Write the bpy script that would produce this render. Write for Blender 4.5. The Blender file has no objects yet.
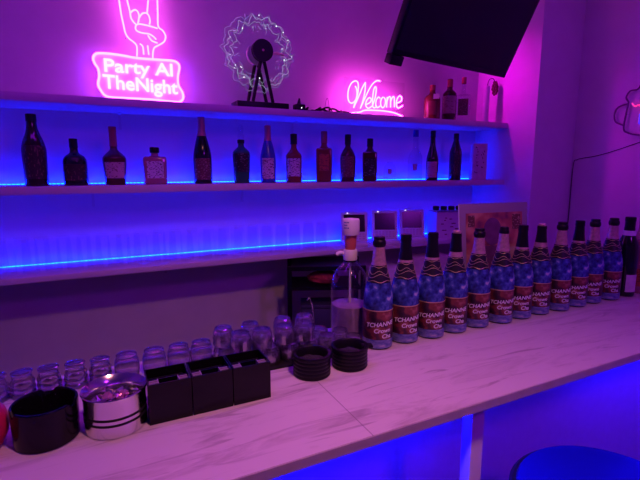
import bpy, bmesh, math, random
from mathutils import Vector, Matrix
random.seed(7)
PI = math.pi
S = bpy.context.scene
COL = S.collection

# ------------------------------------------------------------------ scene
S.view_settings.view_transform = 'Standard'
S.view_settings.look = 'None'
S.view_settings.gamma = 1.0
S.view_settings.use_curve_mapping = False
S.view_settings.exposure = 0.0
try:
    S.cycles.use_denoising = True
    S.cycles.caustics_reflective = False
    S.cycles.caustics_refractive = False
    S.cycles.sample_clamp_indirect = 4.0
    S.cycles.max_bounces = 14
    S.cycles.transmission_bounces = 14
    S.cycles.transparent_max_bounces = 32
except Exception:
    pass

CAM_Z = 1.49
cd = bpy.data.cameras.new('camera')
cam = bpy.data.objects.new('camera', cd)
COL.objects.link(cam)
cd.sensor_width = 36.0
cd.lens = 36.0 * 444.0 / 640.0
cd.clip_start = 0.02
cam.location = (0, 0, CAM_Z)
cam.rotation_euler = (PI / 2 - math.atan(71 / 444), 0, -math.radians(26.3))
S.camera = cam

# ------------------------------------------------------------------ materials
def new_mat(name):
    m = bpy.data.materials.new(name)
    m.use_nodes = True
    nt = m.node_tree
    b = nt.nodes['Principled BSDF']
    return m, nt, b

def plain(name, col, rough=.5, metal=0.0, spec=.5, noise=0.0, nscale=30.0, coat=0.0):
    """a principled material with a little procedural variation of its own colour"""
    m, nt, b = new_mat(name)
    b.inputs['Base Color'].default_value = (*col, 1)
    b.inputs['Roughness'].default_value = rough
    b.inputs['Metallic'].default_value = metal
    b.inputs['Specular IOR Level'].default_value = spec
    b.inputs['Coat Weight'].default_value = coat
    if noise > 0:
        tc = nt.nodes.new('ShaderNodeTexCoord')
        n = nt.nodes.new('ShaderNodeTexNoise')
        n.inputs['Scale'].default_value = nscale
        n.inputs['Detail'].default_value = 4
        nt.links.new(tc.outputs['Object'], n.inputs['Vector'])
        r = nt.nodes.new('ShaderNodeValToRGB')
        r.color_ramp.elements[0].position = .3
        r.color_ramp.elements[1].position = .7
        r.color_ramp.elements[0].color = (*[c * (1 - noise) for c in col], 1)
        r.color_ramp.elements[1].color = (*[min(1, c * (1 + noise * .5)) for c in col], 1)
        nt.links.new(n.outputs['Fac'], r.inputs['Fac'])
        nt.links.new(r.outputs['Color'], b.inputs['Base Color'])
    return m

def emit(name, col, strength):
    m = bpy.data.materials.new(name)
    m.use_nodes = True
    nt = m.node_tree
    nt.nodes.clear()
    e = nt.nodes.new('ShaderNodeEmission')
    e.inputs['Color'].default_value = (*col, 1)
    e.inputs['Strength'].default_value = strength
    o = nt.nodes.new('ShaderNodeOutputMaterial')
    nt.links.new(e.outputs[0], o.inputs[0])
    return m

def thin_glass(name, tint=(1, 1, 1), gloss=.9, rough=.03, ior=1.45, edge=.16):
    """thin clear glass: fresnel mix of a see-through and a glossy layer"""
    m = bpy.data.materials.new(name)
    m.use_nodes = True
    nt = m.node_tree
    nt.nodes.clear()
    t = nt.nodes.new('ShaderNodeBsdfTransparent')
    t.inputs[0].default_value = (*tint, 1)
    g = nt.nodes.new('ShaderNodeBsdfGlossy')
    g.inputs['Roughness'].default_value = rough
    g.inputs['Color'].default_value = (gloss, gloss, gloss, 1)
    lw = nt.nodes.new('ShaderNodeLayerWeight')
    lw.inputs['Blend'].default_value = .5
    pw = nt.nodes.new('ShaderNodeMath'); pw.operation = 'POWER'; pw.inputs[1].default_value = 4.0
    nt.links.new(lw.outputs['Facing'], pw.inputs[0])
    f = nt.nodes.new('ShaderNodeMath'); f.operation = 'MULTIPLY_ADD'
    f.inputs[1].default_value = edge; f.inputs[2].default_value = ((ior - 1) / (ior + 1)) ** 2
    nt.links.new(pw.outputs[0], f.inputs[0])
    mx = nt.nodes.new('ShaderNodeMixShader')
    o = nt.nodes.new('ShaderNodeOutputMaterial')
    nt.links.new(f.outputs[0], mx.inputs[0])
    nt.links.new(t.outputs[0], mx.inputs[1])
    nt.links.new(g.outputs[0], mx.inputs[2])
    nt.links.new(mx.outputs[0], o.inputs[0])
    return m

def solid_glass(name, tint=(1, 1, 1), ior=1.45, rough=0.0):
    m, nt, b = new_mat(name)
    b.inputs['Base Color'].default_value = (*tint, 1)
    b.inputs['Transmission Weight'].default_value = 1.0
    b.inputs['IOR'].default_value = ior
    b.inputs['Roughness'].default_value = rough
    return m

def printed(name, paper, ink, scale=90.0, thr=.56, stretch=(.55, .55, 1.15), rough=.6, zlo=None, zhi=None):
    """a printed label: paper with illegible ink marks"""
    m, nt, b = new_mat(name)
    tc = nt.nodes.new('ShaderNodeTexCoord')
    mp = nt.nodes.new('ShaderNodeMapping')
    mp.inputs['Scale'].default_value = stretch
    n = nt.nodes.new('ShaderNodeTexNoise')
    n.inputs['Scale'].default_value = scale * 1.9
    n.inputs['Detail'].default_value = 2.5
    r = nt.nodes.new('ShaderNodeValToRGB')
    r.color_ramp.elements[0].position = thr
    r.color_ramp.elements[0].color = (*paper, 1)
    r.color_ramp.elements[1].position = thr + .04
    r.color_ramp.elements[1].color = (*ink, 1)
    nt.links.new(tc.outputs['Object'], mp.inputs['Vector'])
    nt.links.new(mp.outputs[0], n.inputs['Vector'])
    nt.links.new(n.outputs['Fac'], r.inputs['Fac'])
    nt.links.new(r.outputs['Color'], b.inputs['Base Color'])
    b.inputs['Roughness'].default_value = rough
    return m

def counter_mat():
    m, nt, b = new_mat('pale_wood_laminate')
    N, L = nt.nodes.new, nt.links.new
    tc = N('ShaderNodeTexCoord')
    mp = N('ShaderNodeMapping')
    mp.inputs['Rotation'].default_value = (0, 0, math.radians(-7))
    mp.inputs['Scale'].default_value = (1.6, 9.0, 1)
    L(tc.outputs['Object'], mp.inputs['Vector'])
    n1 = N('ShaderNodeTexNoise'); n1.inputs['Scale'].default_value = 2.2; n1.inputs['Detail'].default_value = 9; n1.inputs['Roughness'].default_value = .68; n1.inputs['Distortion'].default_value = .9
    L(mp.outputs[0], n1.inputs['Vector'])
    r1 = N('ShaderNodeValToRGB')
    r1.color_ramp.elements[0].position = .30; r1.color_ramp.elements[0].color = (.52, .45, .44, 1)
    r1.color_ramp.elements[1].position = .50; r1.color_ramp.elements[1].color = (.74, .68, .66, 1)
    L(n1.outputs['Fac'], r1.inputs['Fac'])
    # thin dark vein streaks
    mp2 = N('ShaderNodeMapping'); mp2.inputs['Scale'].default_value = (2.2, 16.0, 1); mp2.inputs['Rotation'].default_value = (0, 0, math.radians(-12)); mp2.inputs['Location'].default_value = (3.1, 1.7, 0)
    L(tc.outputs['Object'], mp2.inputs['Vector'])
    n2 = N('ShaderNodeTexNoise'); n2.inputs['Scale'].default_value = 1.6; n2.inputs['Detail'].default_value = 6; n2.inputs['Distortion'].default_value = 1.4
    L(mp2.outputs[0], n2.inputs['Vector'])
    r2 = N('ShaderNodeValToRGB')
    r2.color_ramp.elements[0].position = .61; r2.color_ramp.elements[0].color = (0, 0, 0, 1)
    r2.color_ramp.elements[1].position = .70; r2.color_ramp.elements[1].color = (.55, .55, .55, 1)
    L(n2.outputs['Fac'], r2.inputs['Fac'])
    mx = N('ShaderNodeMixRGB'); mx.inputs[2].default_value = (.30, .23, .24, 1)
    L(r2.outputs['Color'], mx.inputs[0]); L(r1.outputs['Color'], mx.inputs[1])
    # one sheet joint across the top
    sp = N('ShaderNodeSeparateXYZ'); L(tc.outputs['Object'], sp.inputs[0])
    cmpn = N('ShaderNodeMath'); cmpn.operation = 'COMPARE'; cmpn.inputs[1].default_value = .425; cmpn.inputs[2].default_value = .0012
    L(sp.outputs['X'], cmpn.inputs[0])
    ml = N('ShaderNodeMath'); ml.operation = 'MULTIPLY'; ml.inputs[1].default_value = .55
    L(cmpn.outputs[0], ml.inputs[0])
    mx2 = N('ShaderNodeMixRGB'); mx2.inputs[2].default_value = (.2, .15, .15, 1)
    L(ml.outputs[0], mx2.inputs[0]); L(mx.outputs[0], mx2.inputs[1])
    L(mx2.outputs[0], b.inputs['Base Color'])
    b.inputs['Roughness'].default_value = .38
    b.inputs['Specular IOR Level'].default_value = .35
    return m

def sleeve_mat():
    """blue printed sleeve with pale flares, local z in metres"""
    m, nt, b = new_mat('blue_printed_sleeve')
    N, L = nt.nodes.new, nt.links.new
    tc = N('ShaderNodeTexCoord')
    n = N('ShaderNodeTexNoise'); n.inputs['Scale'].default_value = 38; n.inputs['Detail'].default_value = 3
    L(tc.outputs['Object'], n.inputs['Vector'])
    r = N('ShaderNodeValToRGB')
    e = r.color_ramp.elements
    e[0].position = .34; e[0].color = (.010, .014, .09, 1)
    e[1].position = .52; e[1].color = (.035, .06, .32, 1)
    x = e.new(.62); x.color = (.10, .15, .50, 1)
    x = e.new(.70); x.color = (.42, .45, .62, 1)
    L(n.outputs['Fac'], r.inputs['Fac'])
    L(r.outputs['Color'], b.inputs['Base Color'])
    b.inputs['Roughness'].default_value = .25
    return m

def picture_mat(name, cols, scale, rough=.35, coordscale=(1, 1, 1)):
    """a blotchy printed picture made of a few flat tones"""
    m, nt, b = new_mat(name)
    N, L = nt.nodes.new, nt.links.new
    tc = N('ShaderNodeTexCoord')
    mp = N('ShaderNodeMapping'); mp.inputs['Scale'].default_value = coordscale
    L(tc.outputs['Object'], mp.inputs['Vector'])
    n = N('ShaderNodeTexNoise'); n.inputs['Scale'].default_value = scale; n.inputs['Detail'].default_value = 2
    L(mp.outputs[0], n.inputs['Vector'])
    r = N('ShaderNodeValToRGB'); r.color_ramp.interpolation = 'EASE'
    e = r.color_ramp.elements
    k = len(cols)
    e[0].position = .32; e[0].color = (*cols[0], 1)
    e[1].position = .70; e[1].color = (*cols[-1], 1)
    for i in range(1, k - 1):
        x = e.new(.32 + .38 * i / (k - 1)); x.color = (*cols[i], 1)
    L(n.outputs['Fac'], r.inputs['Fac'])
    L(r.outputs['Color'], b.inputs['Base Color'])
    b.inputs['Roughness'].default_value = rough
    return m

M = {}
M['wall'] = plain('white_wall_paint', (.80, .79, .80), .85, noise=.04, nscale=8)
M['ceil'] = plain('ceiling_paint', (.7, .7, .7), .9, noise=.03)
M['floor'] = plain('dark_floor_vinyl', (.09, .08, .08), .5, noise=.3, nscale=6)
M['shelf'] = plain('white_shelf_board', (.72, .68, .68), .5, noise=.05, nscale=12)
M['counter'] = counter_mat()
M['counter_edge'] = plain('pale_edge_band', (.52, .45, .45), .5, noise=.1)
M['panel'] = plain('white_panel', (.78, .77, .78), .6, noise=.04)
M['black'] = plain('black_plastic', (.006, .005, .008), .38, noise=.2, spec=.3)
M['black_gloss'] = plain('black_gloss_acrylic', (.004, .0035, .005), .15, spec=.32)
M['black_matte'] = plain('black_matte', (.008, .007, .009), .6, noise=.2, spec=.3)
M['screen'] = plain('dark_screen', (.006, .006, .010), .18, spec=.3)
M['chrome'] = plain('polished_steel', (.82, .80, .80), .16, metal=1.0)
M['wrapper'] = plain('pink_wrapper_foil', (.75, .30, .50), .3, metal=.6)
M['foil'] = plain('crumpled_foil', (.55, .52, .52), .2, metal=1.0)
M['dark_glass'] = plain('dark_bottle_glass', (.010, .012, .012), .08, spec=.5)
M['brown_glass'] = plain('dark_brown_bottle_glass', (.030, .010, .012), .1, spec=.5)
M['green_liquor'] = plain('green_liqueur_glass', (.02, .16, .07), .08)
M['blue_glass'] = plain('blue_bottle_glass', (.03, .08, .40), .1)
M['amber'] = plain('amber_whisky_glass', (.22, .055, .022), .08)
M['amber_dark'] = plain('dark_bourbon_glass', (.075, .020, .016), .08)
M['pink_liquor'] = plain('pale_rose_liquor', (.42, .16, .20), .1)
M['clear'] = thin_glass('clear_glass', (.97, .97, .97))
M['clear_tint'] = thin_glass('clear_bottle_glass', (.93, .93, .96), edge=.6)
M['tumbler'] = thin_glass('clear_tumbler_glass', (.975, .975, .98), ior=1.40, rough=.02)
M['shot'] = solid_glass('thick_shot_glass', (.98, .98, .98), 1.47)
def haze(m, amount):
    # haze put into the material to brighten the glass: a share scatters light
    nt = m.node_tree
    b = nt.nodes['Principled BSDF']; out = [n for n in nt.nodes if n.type == 'OUTPUT_MATERIAL'][0]
    tr = nt.nodes.new('ShaderNodeBsdfTranslucent'); tr.inputs[0].default_value = (.85, .85, .88, 1)
    mx = nt.nodes.new('ShaderNodeMixShader'); mx.inputs[0].default_value = amount
    nt.links.new(b.outputs[0], mx.inputs[1]); nt.links.new(tr.outputs[0], mx.inputs[2]); nt.links.new(mx.outputs[0], out.inputs[0])
haze(M['shot'], .08)
M['cut'] = solid_glass('cut_shot_glass', (.98, .98, .98), 1.5)
haze(M['cut'], .10)
def sheen(m, amount, rough):
    # rough glossy layer added to give the glass broad highlights
    nt = m.node_tree
    out = [n for n in nt.nodes if n.type == 'OUTPUT_MATERIAL'][0]
    src = out.inputs[0].links[0].from_socket
    g = nt.nodes.new('ShaderNodeBsdfGlossy'); g.inputs['Roughness'].default_value = rough
    mx = nt.nodes.new('ShaderNodeMixShader'); mx.inputs[0].default_value = amount
    nt.links.new(src, mx.inputs[1]); nt.links.new(g.outputs[0], mx.inputs[2]); nt.links.new(mx.outputs[0], out.inputs[0])
sheen(M['cut'], .28, .20)
sheen(M['shot'], .12, .18)
M['acrylic'] = thin_glass('clear_acrylic', (.95, .95, .95), rough=.08)
M['gold_foil'] = plain('rose_gold_foil', (.75, .48, .40), .35, metal=.6, noise=.25, nscale=120)
M['unlit_tube'] = plain('unlit_neon_tube', (.16, .08, .18), .3)
M['pale_orange'] = plain('pale_orange_plastic', (.95, .72, .50), .5)
M['gold_line'] = plain('gold_line', (.70, .55, .30), .35, metal=.5)
M['red_capsule'] = plain('reddish_capsule', (.32, .07, .06), .4)
M['rose_capsule'] = plain('rose_foil', (.50, .20, .17), .35, metal=.3)
M['sleeve'] = sleeve_mat()
M['red_label'] = picture_mat('red_brown_print', [(.012, .004, .016), (.05, .010, .025), (.20, .035, .035), (.38, .14, .12)], 34)
M['base_band'] = picture_mat('blue_white_print', [(.06, .08, .30), (.16, .19, .42), (.42, .42, .52)], 40, coordscale=(1, 1, 3))
M['collar'] = plain('black_collar_label', (.014, .012, .02), .35)
M['white_ink'] = plain('white_ink', (.80, .80, .84), .5)
M['white'] = plain('white_plastic', (.80, .78, .78), .4, noise=.03)
M['cream'] = printed('cream_label', (.62, .46, .42), (.16, .05, .05), 110, .58)
M['white_label'] = printed('white_label', (.72, .66, .68), (.04, .03, .05), 95, .55)
M['white_label_plain'] = plain('white_paper_label', (.66, .60, .62), .6, noise=.1, nscale=60)
M['gold_print'] = printed('dark_label_gold_print', (.030, .008, .012), (.20, .09, .06), 75, .58, stretch=(1.2, 1.2, .5))
M['black_label'] = printed('black_label', (.012, .010, .014), (.30, .26, .27), 100, .60)
M['orange_label'] = printed('orange_label', (.50, .12, .04), (.16, .03, .02), 80, .55)
M['brown_label'] = printed('brown_label', (.14, .05, .04), (.42, .24, .20), 110, .56)
M['pink_label'] = printed('pale_rose_label', (.55, .34, .34), (.35, .16, .18), 60, .58)
M['pump_red'] = plain('translucent_red_plastic', (.55, .12, .10), .3)
M['liquid'] = plain('pale_pink_liquid', (.42, .26, .55), .3, noise=.25, nscale=40)
M['red_glaze'] = plain('pinkish_red_glaze', (.62, .02, .09), .3)
M['tin'] = plain('dark_blue_tin', (.05, .05, .10), .5)
M['red_cloth'] = plain('red_cloth', (.45, .05, .06), .8, noise=.5, nscale=40)
M['seat'] = plain('blue_vinyl', (.008, .009, .36), .45, spec=.2)
M['seat_dark'] = plain('dark_leather', (.02, .02, .025), .45)
M['paper'] = plain('white_paper', (.78, .75, .76), .7, noise=.05)
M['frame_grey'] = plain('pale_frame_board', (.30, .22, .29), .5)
M['wood_box'] = plain('pale_cardboard', (.68, .58, .58), .7, noise=.12, nscale=50)
M['poster_art'] = picture_mat('poster_print', [(.16, .03, .08), (.42, .10, .10), (.60, .26, .18), (.66, .44, .40)], 13)
M['poster_dark'] = plain('poster_dark_print', (.18, .05, .16), .4, noise=.3)
M['rail'] = plain('grey_rail_plastic', (.30, .24, .28), .35)
M['ash'] = plain('dark_ash_sand', (.035, .03, .034), .9, noise=.9, nscale=260)
# light-giving materials
M['neon_pink'] = emit('pink_neon_tube', (1.0, .075, .86), 10.0)
M['neon_pink_text'] = emit('pink_neon_letters', (1.0, .105, .90), 9.0)
M['neon_welcome'] = emit('magenta_neon_tube', (1.0, .045, .80), 20.0)
M['led_blue'] = emit('blue_led_diodes', (.0002, .009, 1.0), 150.0)
M['led_blue_low'] = emit('blue_led_diodes_low', (.0002, .0075, 1.0), 190.0)
M['led_under'] = emit('blue_led_under_counter', (.0004, .0015, 1.0), 560.0)
M['added_glow'] = emit('added_blue_glow', (.04, .002, 1.0), 34.0)  # added emitter for the blue spill around the party sign
M['fairy'] = emit('fairy_light_filament', (.70, .72, 1.0), .75)
M['fairy_dim'] = emit('fairy_light_dim', (.55, .50, 1.0), .55)
M['fairy_glint'] = emit('fairy_light_glint', (.9, .95, 1.0), 3.0)
M['indicator'] = emit('white_indicator', (.9, .8, 1.0), 3.0)
M['mug_lit'] = emit('mug_sign_lit_pink', (1.0, .03, .30), 1.6)
M['mug_lit_blue'] = emit('mug_sign_lit_blue', (.10, .03, 1.0), 1.2)

# ------------------------------------------------------------------ mesh helpers
def finish(bm, name, mat, parent=None, loc=None, smooth=35.0, rot=None):
    bmesh.ops.recalc_face_normals(bm, faces=bm.faces)
    me = bpy.data.meshes.new(name)
    if smooth is not None:
        lim = math.radians(smooth)
        for f in bm.faces:
            f.smooth = True
        for e in bm.edges:
            if len(e.link_faces) == 2:
                e.smooth = e.calc_face_angle(0) < lim
    bm.to_mesh(me)
    bm.free()
    me.materials.append(M[mat] if isinstance(mat, str) else mat)
    o = bpy.data.objects.new(name, me)
    COL.objects.link(o)
    if parent is not None:
        o.parent = parent
    if loc is not None:
        o.location = loc
    if rot is not None:
        o.rotation_euler = rot
    return o

def box(bm, x0, x1, y0, y1, z0, z1, bev=0.0, mtx=None):
    r = bmesh.ops.create_cube(bm, size=1.0)
    vs = r['verts']
    T = Matrix.Translation(((x0 + x1) / 2, (y0 + y1) / 2, (z0 + z1) / 2)) @ Matrix.Diagonal((x1 - x0, y1 - y0, z1 - z0, 1))
    bmesh.ops.transform(bm, matrix=T, verts=vs)
    if bev > 0:
        es = list({e for v in vs for e in v.link_edges})
        rr = bmesh.ops.bevel(bm, geom=es, offset=bev, segments=2, affect='EDGES', profile=.5)
        vs = list({v for f in rr['faces'] for v in f.verts} | {v for v in vs if v.is_valid})
    if mtx is not None:
        bmesh.ops.transform(bm, matrix=mtx, verts=[v for v in vs if v.is_valid])
    return bm

def boxed(*a, **k):
    return box(bmesh.new(), *a, **k)

def lathe(bm, prof, seg=32, cx=0, cy=0, closed=False, a0=0.0, a1=2 * PI):
    """revolve (r, z) pairs about a vertical axis"""
    full = abs((a1 - a0) - 2 * PI) < 1e-6
    n = seg if full else seg + 1
    rings = []
    for (r, z) in prof:
        if r < 1e-6 and full:
            rings.append([bm.verts.new((cx, cy, z))])
        else:
            rings.append([bm.verts.new((cx + r * math.cos(a0 + (a1 - a0) * i / seg), cy + r * math.sin(a0 + (a1 - a0) * i / seg), z)) for i in range(n)])
    pairs = list(zip(rings, rings[1:]))
    if closed:
        pairs.append((rings[-1], rings[0]))
    for A, B in pairs:
        cnt = seg
        for i in range(cnt):
            j = (i + 1) % n
            if len(A) == 1 and len(B) == 1:
                continue
            try:
                if len(A) == 1:
                    bm.faces.new((A[0], B[j], B[i]))
                elif len(B) == 1:
                    bm.faces.new((A[i], A[j], B[0]))
                else:
                    bm.faces.new((A[i], A[j], B[j], B[i]))
            except ValueError:
                pass
    return bm

def smooth_path(pts, per=5, closed=False):
    P = [Vector(p) for p in pts]
    n = len(P)
    if n < 3:
        return P
    out = []
    rng = range(n) if closed else range(n - 1)
    for i in rng:
        p0 = P[(i - 1) % n] if (closed or i > 0) else P[0]
        p1 = P[i]
        p2 = P[(i + 1) % n]
        p3 = P[(i + 2) % n] if (closed or i + 2 < n) else P[-1]
        for k in range(per):
            t = k / per
            out.append(.5 * ((2 * p1) + (p2 - p0) * t + (2 * p0 - 5 * p1 + 4 * p2 - p3) * t * t + (3 * p1 - p0 - 3 * p2 + p3) * t ** 3))
    if not closed:
        out.append(P[-1])
    return out

def tube(bm, path, r, seg=8, closed=False, caps=True):
    P = [Vector(p) for p in path]
    n = len(P)
    up = None
    rings = []
    for i in range(n):
        a = P[(i - 1) % n] if (closed or i > 0) else P[0]
        c = P[(i + 1) % n] if (closed or i < n - 1) else P[-1]
        t = (c - a)
        if t.length < 1e-9:
            t = Vector((0, 0, 1))
        t.normalize()
        if up is None:
            up = Vector((0, 0, 1)) if abs(t.z) < .9 else Vector((1, 0, 0))
        s = t.cross(up)
        if s.length < 1e-6:
            s = t.orthogonal()
        s.normalize()
        up = s.cross(t).normalized()
        rr = r[i] if isinstance(r, (list, tuple)) else r
        rings.append([bm.verts.new(P[i] + s * rr * math.cos(2 * PI * k / seg) + up * rr * math.sin(2 * PI * k / seg)) for k in range(seg)])
    m = n if closed else n - 1
    for i in range(m):
        A, B = rings[i], rings[(i + 1) % n]
        for k in range(seg):
            bm.faces.new((A[k], A[(k + 1) % seg], B[(k + 1) % seg], B[k]))
    if caps and not closed:
        bm.faces.new(rings[0][::-1])
        bm.faces.new(rings[-1])
    return bm

def rod(bm, a, b, r, seg=8):
    return tube(bm, [a, b], r, seg)

def ball(bm, c, r, u=10, v=6, scale=(1, 1, 1)):
    bmesh.ops.create_uvsphere(bm, u_segments=u, v_segments=v, radius=r, matrix=Matrix.Translation(c) @ Matrix.Diagonal((*scale, 1)))
    return bm

def thing(name, label, cat, loc=(0, 0, 0), rz=0.0, group=None):
    o = bpy.data.objects.new(name, None)
    o.empty_display_size = .05
    COL.objects.link(o)
    o.location = loc
    o.rotation_euler = (0, 0, rz)
    return tag(o, label, cat, group)

def tag(o, label, cat, group=None):
    o['label'] = label
    o['category'] = cat
    if group:
        o['group'] = group
    return o

def struct(o):
    o['kind'] = 'structure'
    return o

def dup(root, loc, rz=None, label=None, group=None):
    r = root.copy()
    COL.objects.link(r)
    r.location = loc
    if rz is not None:
        r.rotation_euler = (0, 0, rz)
    if label:
        r['label'] = label
    if group:
        r['group'] = group
    for ch in list(root.children):
        c = ch.copy(); COL.objects.link(c); c.parent = r
        for g in list(ch.children):
            d = g.copy(); COL.objects.link(d); d.parent = c
    return r

def text_verts(body, size, extrude=0.0, offset=0.0, align='LEFT', shear=0.0, space=1.0):
    """the built-in font as (verts, faces), laid in the x-y plane"""
    cu = bpy.data.curves.new('lettering', 'FONT')
    cu.body = body
    cu.size = size
    cu.extrude = extrude
    cu.offset = offset
    cu.align_x = align
    cu.shear = shear
    cu.space_character = space
    cu.resolution_u = 4
    o = bpy.data.objects.new('lettering', cu)
    COL.objects.link(o)
    dg = bpy.context.evaluated_depsgraph_get()
    me = bpy.data.meshes.new_from_object(o.evaluated_get(dg))
    vs = [tuple(v.co) for v in me.vertices]
    fs = [tuple(p.vertices) for p in me.polygons]
    bpy.data.objects.remove(o)
    bpy.data.curves.remove(cu)
    bpy.data.meshes.remove(me)
    return vs, fs

def add_raw(bm, vs, fs):
    V = [bm.verts.new(v) for v in vs]
    for f in fs:
        try:
            bm.faces.new([V[i] for i in f])
        except ValueError:
            pass
    return bm

ORD = ['first', 'second', 'third', 'fourth', 'fifth', 'sixth', 'seventh', 'eighth', 'ninth', 'tenth', 'eleventh', 'twelfth', 'thirteenth', 'fourteenth', 'fifteenth', 'sixteenth', 'seventeenth', 'eighteenth', 'nineteenth', 'twentieth']

# ------------------------------------------------------------------ the room
XL, XR, YB, YF, ZT = -2.2, 2.765, 2.38, -2.6, 2.75
PX, PY = 2.39, 1.895          # the pillar's left face and front face
struct(finish(boxed(XL, XR, YF, YB, -.10, 0), 'floor', 'floor'))
struct(finish(boxed(XL - .1, XR + .1, YF - .1, YB + .1, ZT, ZT + .1), 'ceiling', 'ceil'))
struct(finish(boxed(XL - .1, XR + .1, YB, YB + .1, -.1, ZT), 'wall_back', 'wall'))
struct(finish(boxed(XR, XR + .1, YF, YB, -.1, ZT), 'wall_right', 'wall'))
struct(finish(boxed(XL - .1, XL, YF, YB, -.1, ZT), 'wall_left', 'wall'))
struct(finish(boxed(XL - .1, XR + .1, YF - .1, YF, -.1, ZT), 'wall_front', 'wall'))
struct(finish(boxed(PX, XR, PY, YB, 0, ZT, bev=.004), 'pillar', 'wall'))

# ------------------------------------------------------------------ bar counter
ct = thing('bar_counter', 'long bar counter with a pale veined wood top, lit blue underneath', 'counter', (0, 0, 0))
CY0, CY1 = .637, 1.175
top = finish(boxed(-1.4, XR - .004, CY0, CY1, .978, 1.0, bev=.0015), 'worktop', 'counter', ct)
finish(boxed(-1.4, XR - .004, CY0 - .0015, CY0 - .0001, .979, .998), 'edge_band', 'counter_edge', ct)
finish(boxed(-1.4, XR - .004, .90, .93, .002, .9775), 'front_panel', 'panel', ct)
for x in (-.45, .735, 1.95):
    bm = bmesh.new()
    box(bm, x - .019, x + .019, .675, .705, .002, .9775, bev=.002)
    finish(bm, 'support_post', 'panel', ct)

def led_strip(name, label, x0, x1, y, z, matd, pitch=.017, down=False, group=None, face='up'):
    t = thing(name, label, 'light strip', ((x0 + x1) / 2, y, z), 0, group)
    h = (x1 - x0) / 2
    if face == 'up':
        finish(boxed(-h, h, -.005, .005, 0, .0015), 'strip_tape', 'white', t)
        bm = bmesh.new()
        n = int((x1 - x0) / pitch)
        for i in range(n):
            x = -h + pitch * (i + .5)
            box(bm, x - .0055, x + .0055, -.003, .003, .0016, .0052)
    else:
        finish(boxed(-h, h, -.005, .005, -.0015, 0), 'strip_tape', 'white', t)
        bm = bmesh.new()
        n = int((x1 - x0) / pitch)
        for i in range(n):
            x = -h + pitch * (i + .5)
            box(bm, x - .006, x + .006, -.003, .003, -.0040, -.0016)
    finish(bm, 'diodes', matd, t, smooth=None)
    return t

led_strip('led_light_strip', 'blue light strip under the counter top, left stretch beside the support post', -1.3, .86,   .725, .9772, 'led_under', pitch=.03, face='down', group='blue strips under the counter')
led_strip('led_light_strip', 'blue light strip under the counter top, right stretch above the stool', 1.45, 2.7,   .725, .9772, 'led_under', pitch=.03, face='down', group='blue strips under the counter')

# ------------------------------------------------------------------ shelves
SY = 2.1
def bar_shelf(name, label, ztop, thick, bx):
    t = thing(name, label, 'shelf', (0, 0, ztop), 0, 'long white wall shelves behind the bar')
    finish(boxed(-1.6, PX - .003, SY, YB - .001, -thick, 0, bev=.0015), 'board', 'shelf', t)
    for x in bx:
        bm = bmesh.new()
        box(bm, x - .006, x + .006, YB - .006, YB - .001, -thick - .075, -thick - .0005)
        box(bm, x - .006, x + .006, YB - .07, YB - .001, -thick - .005, -thick - .0005)
        finish(bm, 'shelf_bracket', 'shelf', t)
    return t
bar_shelf('bar_shelf', 'topmost long white wall shelf carrying the neon signs', 1.782, .032, (.11, 1.0))
bar_shelf('bar_shelf', 'middle long white wall shelf carrying the row of liquor bottles', 1.420, .032, (-.03, .70))
bar_shelf('bar_shelf', 'lowest long white wall shelf carrying rows of clear glasses', 1.055, .025, (.28,))
led_strip('led_light_strip', 'blue light strip along the back of the bottle shelf', -1.5, 2.36, 2.355, 1.4203, 'led_blue', group='blue strips along the shelves')
led_strip('led_light_strip', 'blue light strip along the back of the glasses shelf', -1.5, 2.30, 2.355, 1.0553, 'led_blue_low', group='blue strips along the shelves')

# ------------------------------------------------------------------ bottles
def face_cam(x, y, extra=0.0):
    return -math.atan2(x, y) + extra

def ring_section(prof, z0, z1, grow=.0006):
    """the part of a (r,z) profile between z0 and z1, grown outwards"""
    def r_at(z):
        for (ra, za), (rb, zb) in zip(prof, prof[1:]):
            if min(za, zb) - 1e-9 <= z <= max(za, zb) + 1e-9 and abs(zb - za) > 1e-9:
                return ra + (rb - ra) * (z - za) / (zb - za)
        return prof[-1][0]
    zs = [z0] + [z for _, z in prof if z0 < z < z1] + [z1]
    return [(r_at(z) + grow, z) for z in zs]

def shell(bm, prof, z0, z1, grow=.0006, seg=32, half=None, th=.0004):
    sec = ring_section(prof, z0, z1, grow)
    if half is None:
        inner = [(max(r - th, .0005), z) for r, z in sec][::-1]
        lathe(bm, sec + inner, seg, closed=True)
    else:
        # a curved patch centred on local -Y
        lathe(bm, sec, seg, a0=-PI / 2 - half, a1=-PI / 2 + half)
    return bm

def capped(prof):
    p = list(prof)
    if p[0][0] > 1e-6:
        p = [(0, p[0][1])] + p
    if p[-1][0] > 1e-6:
        p = p + [(0, p[-1][1])]
    return p

def spline_prof(pts, per=4):
    P = smooth_path([(r, 0, z) for r, z in pts], per)
    return [(max(p.x, 0), p.z) for p in P]

# -- blue sparkling bottles on the counter
CH = [(.036, 0), (.0405, .0015), (.043, .006), (.043, .06), (.043, .118), (.0425, .132), (.0405, .150), (.037, .168), (.032, .188), (.0265, .207), (.0215, .226), (.0186, .243), (.0162, .260), (.0146, .278), (.0137, .290)]
CH = [(r * .965, z) for r, z in CH]
_txt = {}
def wrap_text(bm, body, size, u0, v0, r, rise=0.0, off=.0012, weight=.0004):
    vs, fs = text_verts(body, size, 0.0, weight, 'LEFT', .15)
    out = []
    for (x, y, z) in vs:
        u = u0 + x
        a = u / r
        out.append((math.sin(a) * (r + off), -math.cos(a) * (r + off), v0 + y + rise * x))
    return add_raw(bm, out, fs)

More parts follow.
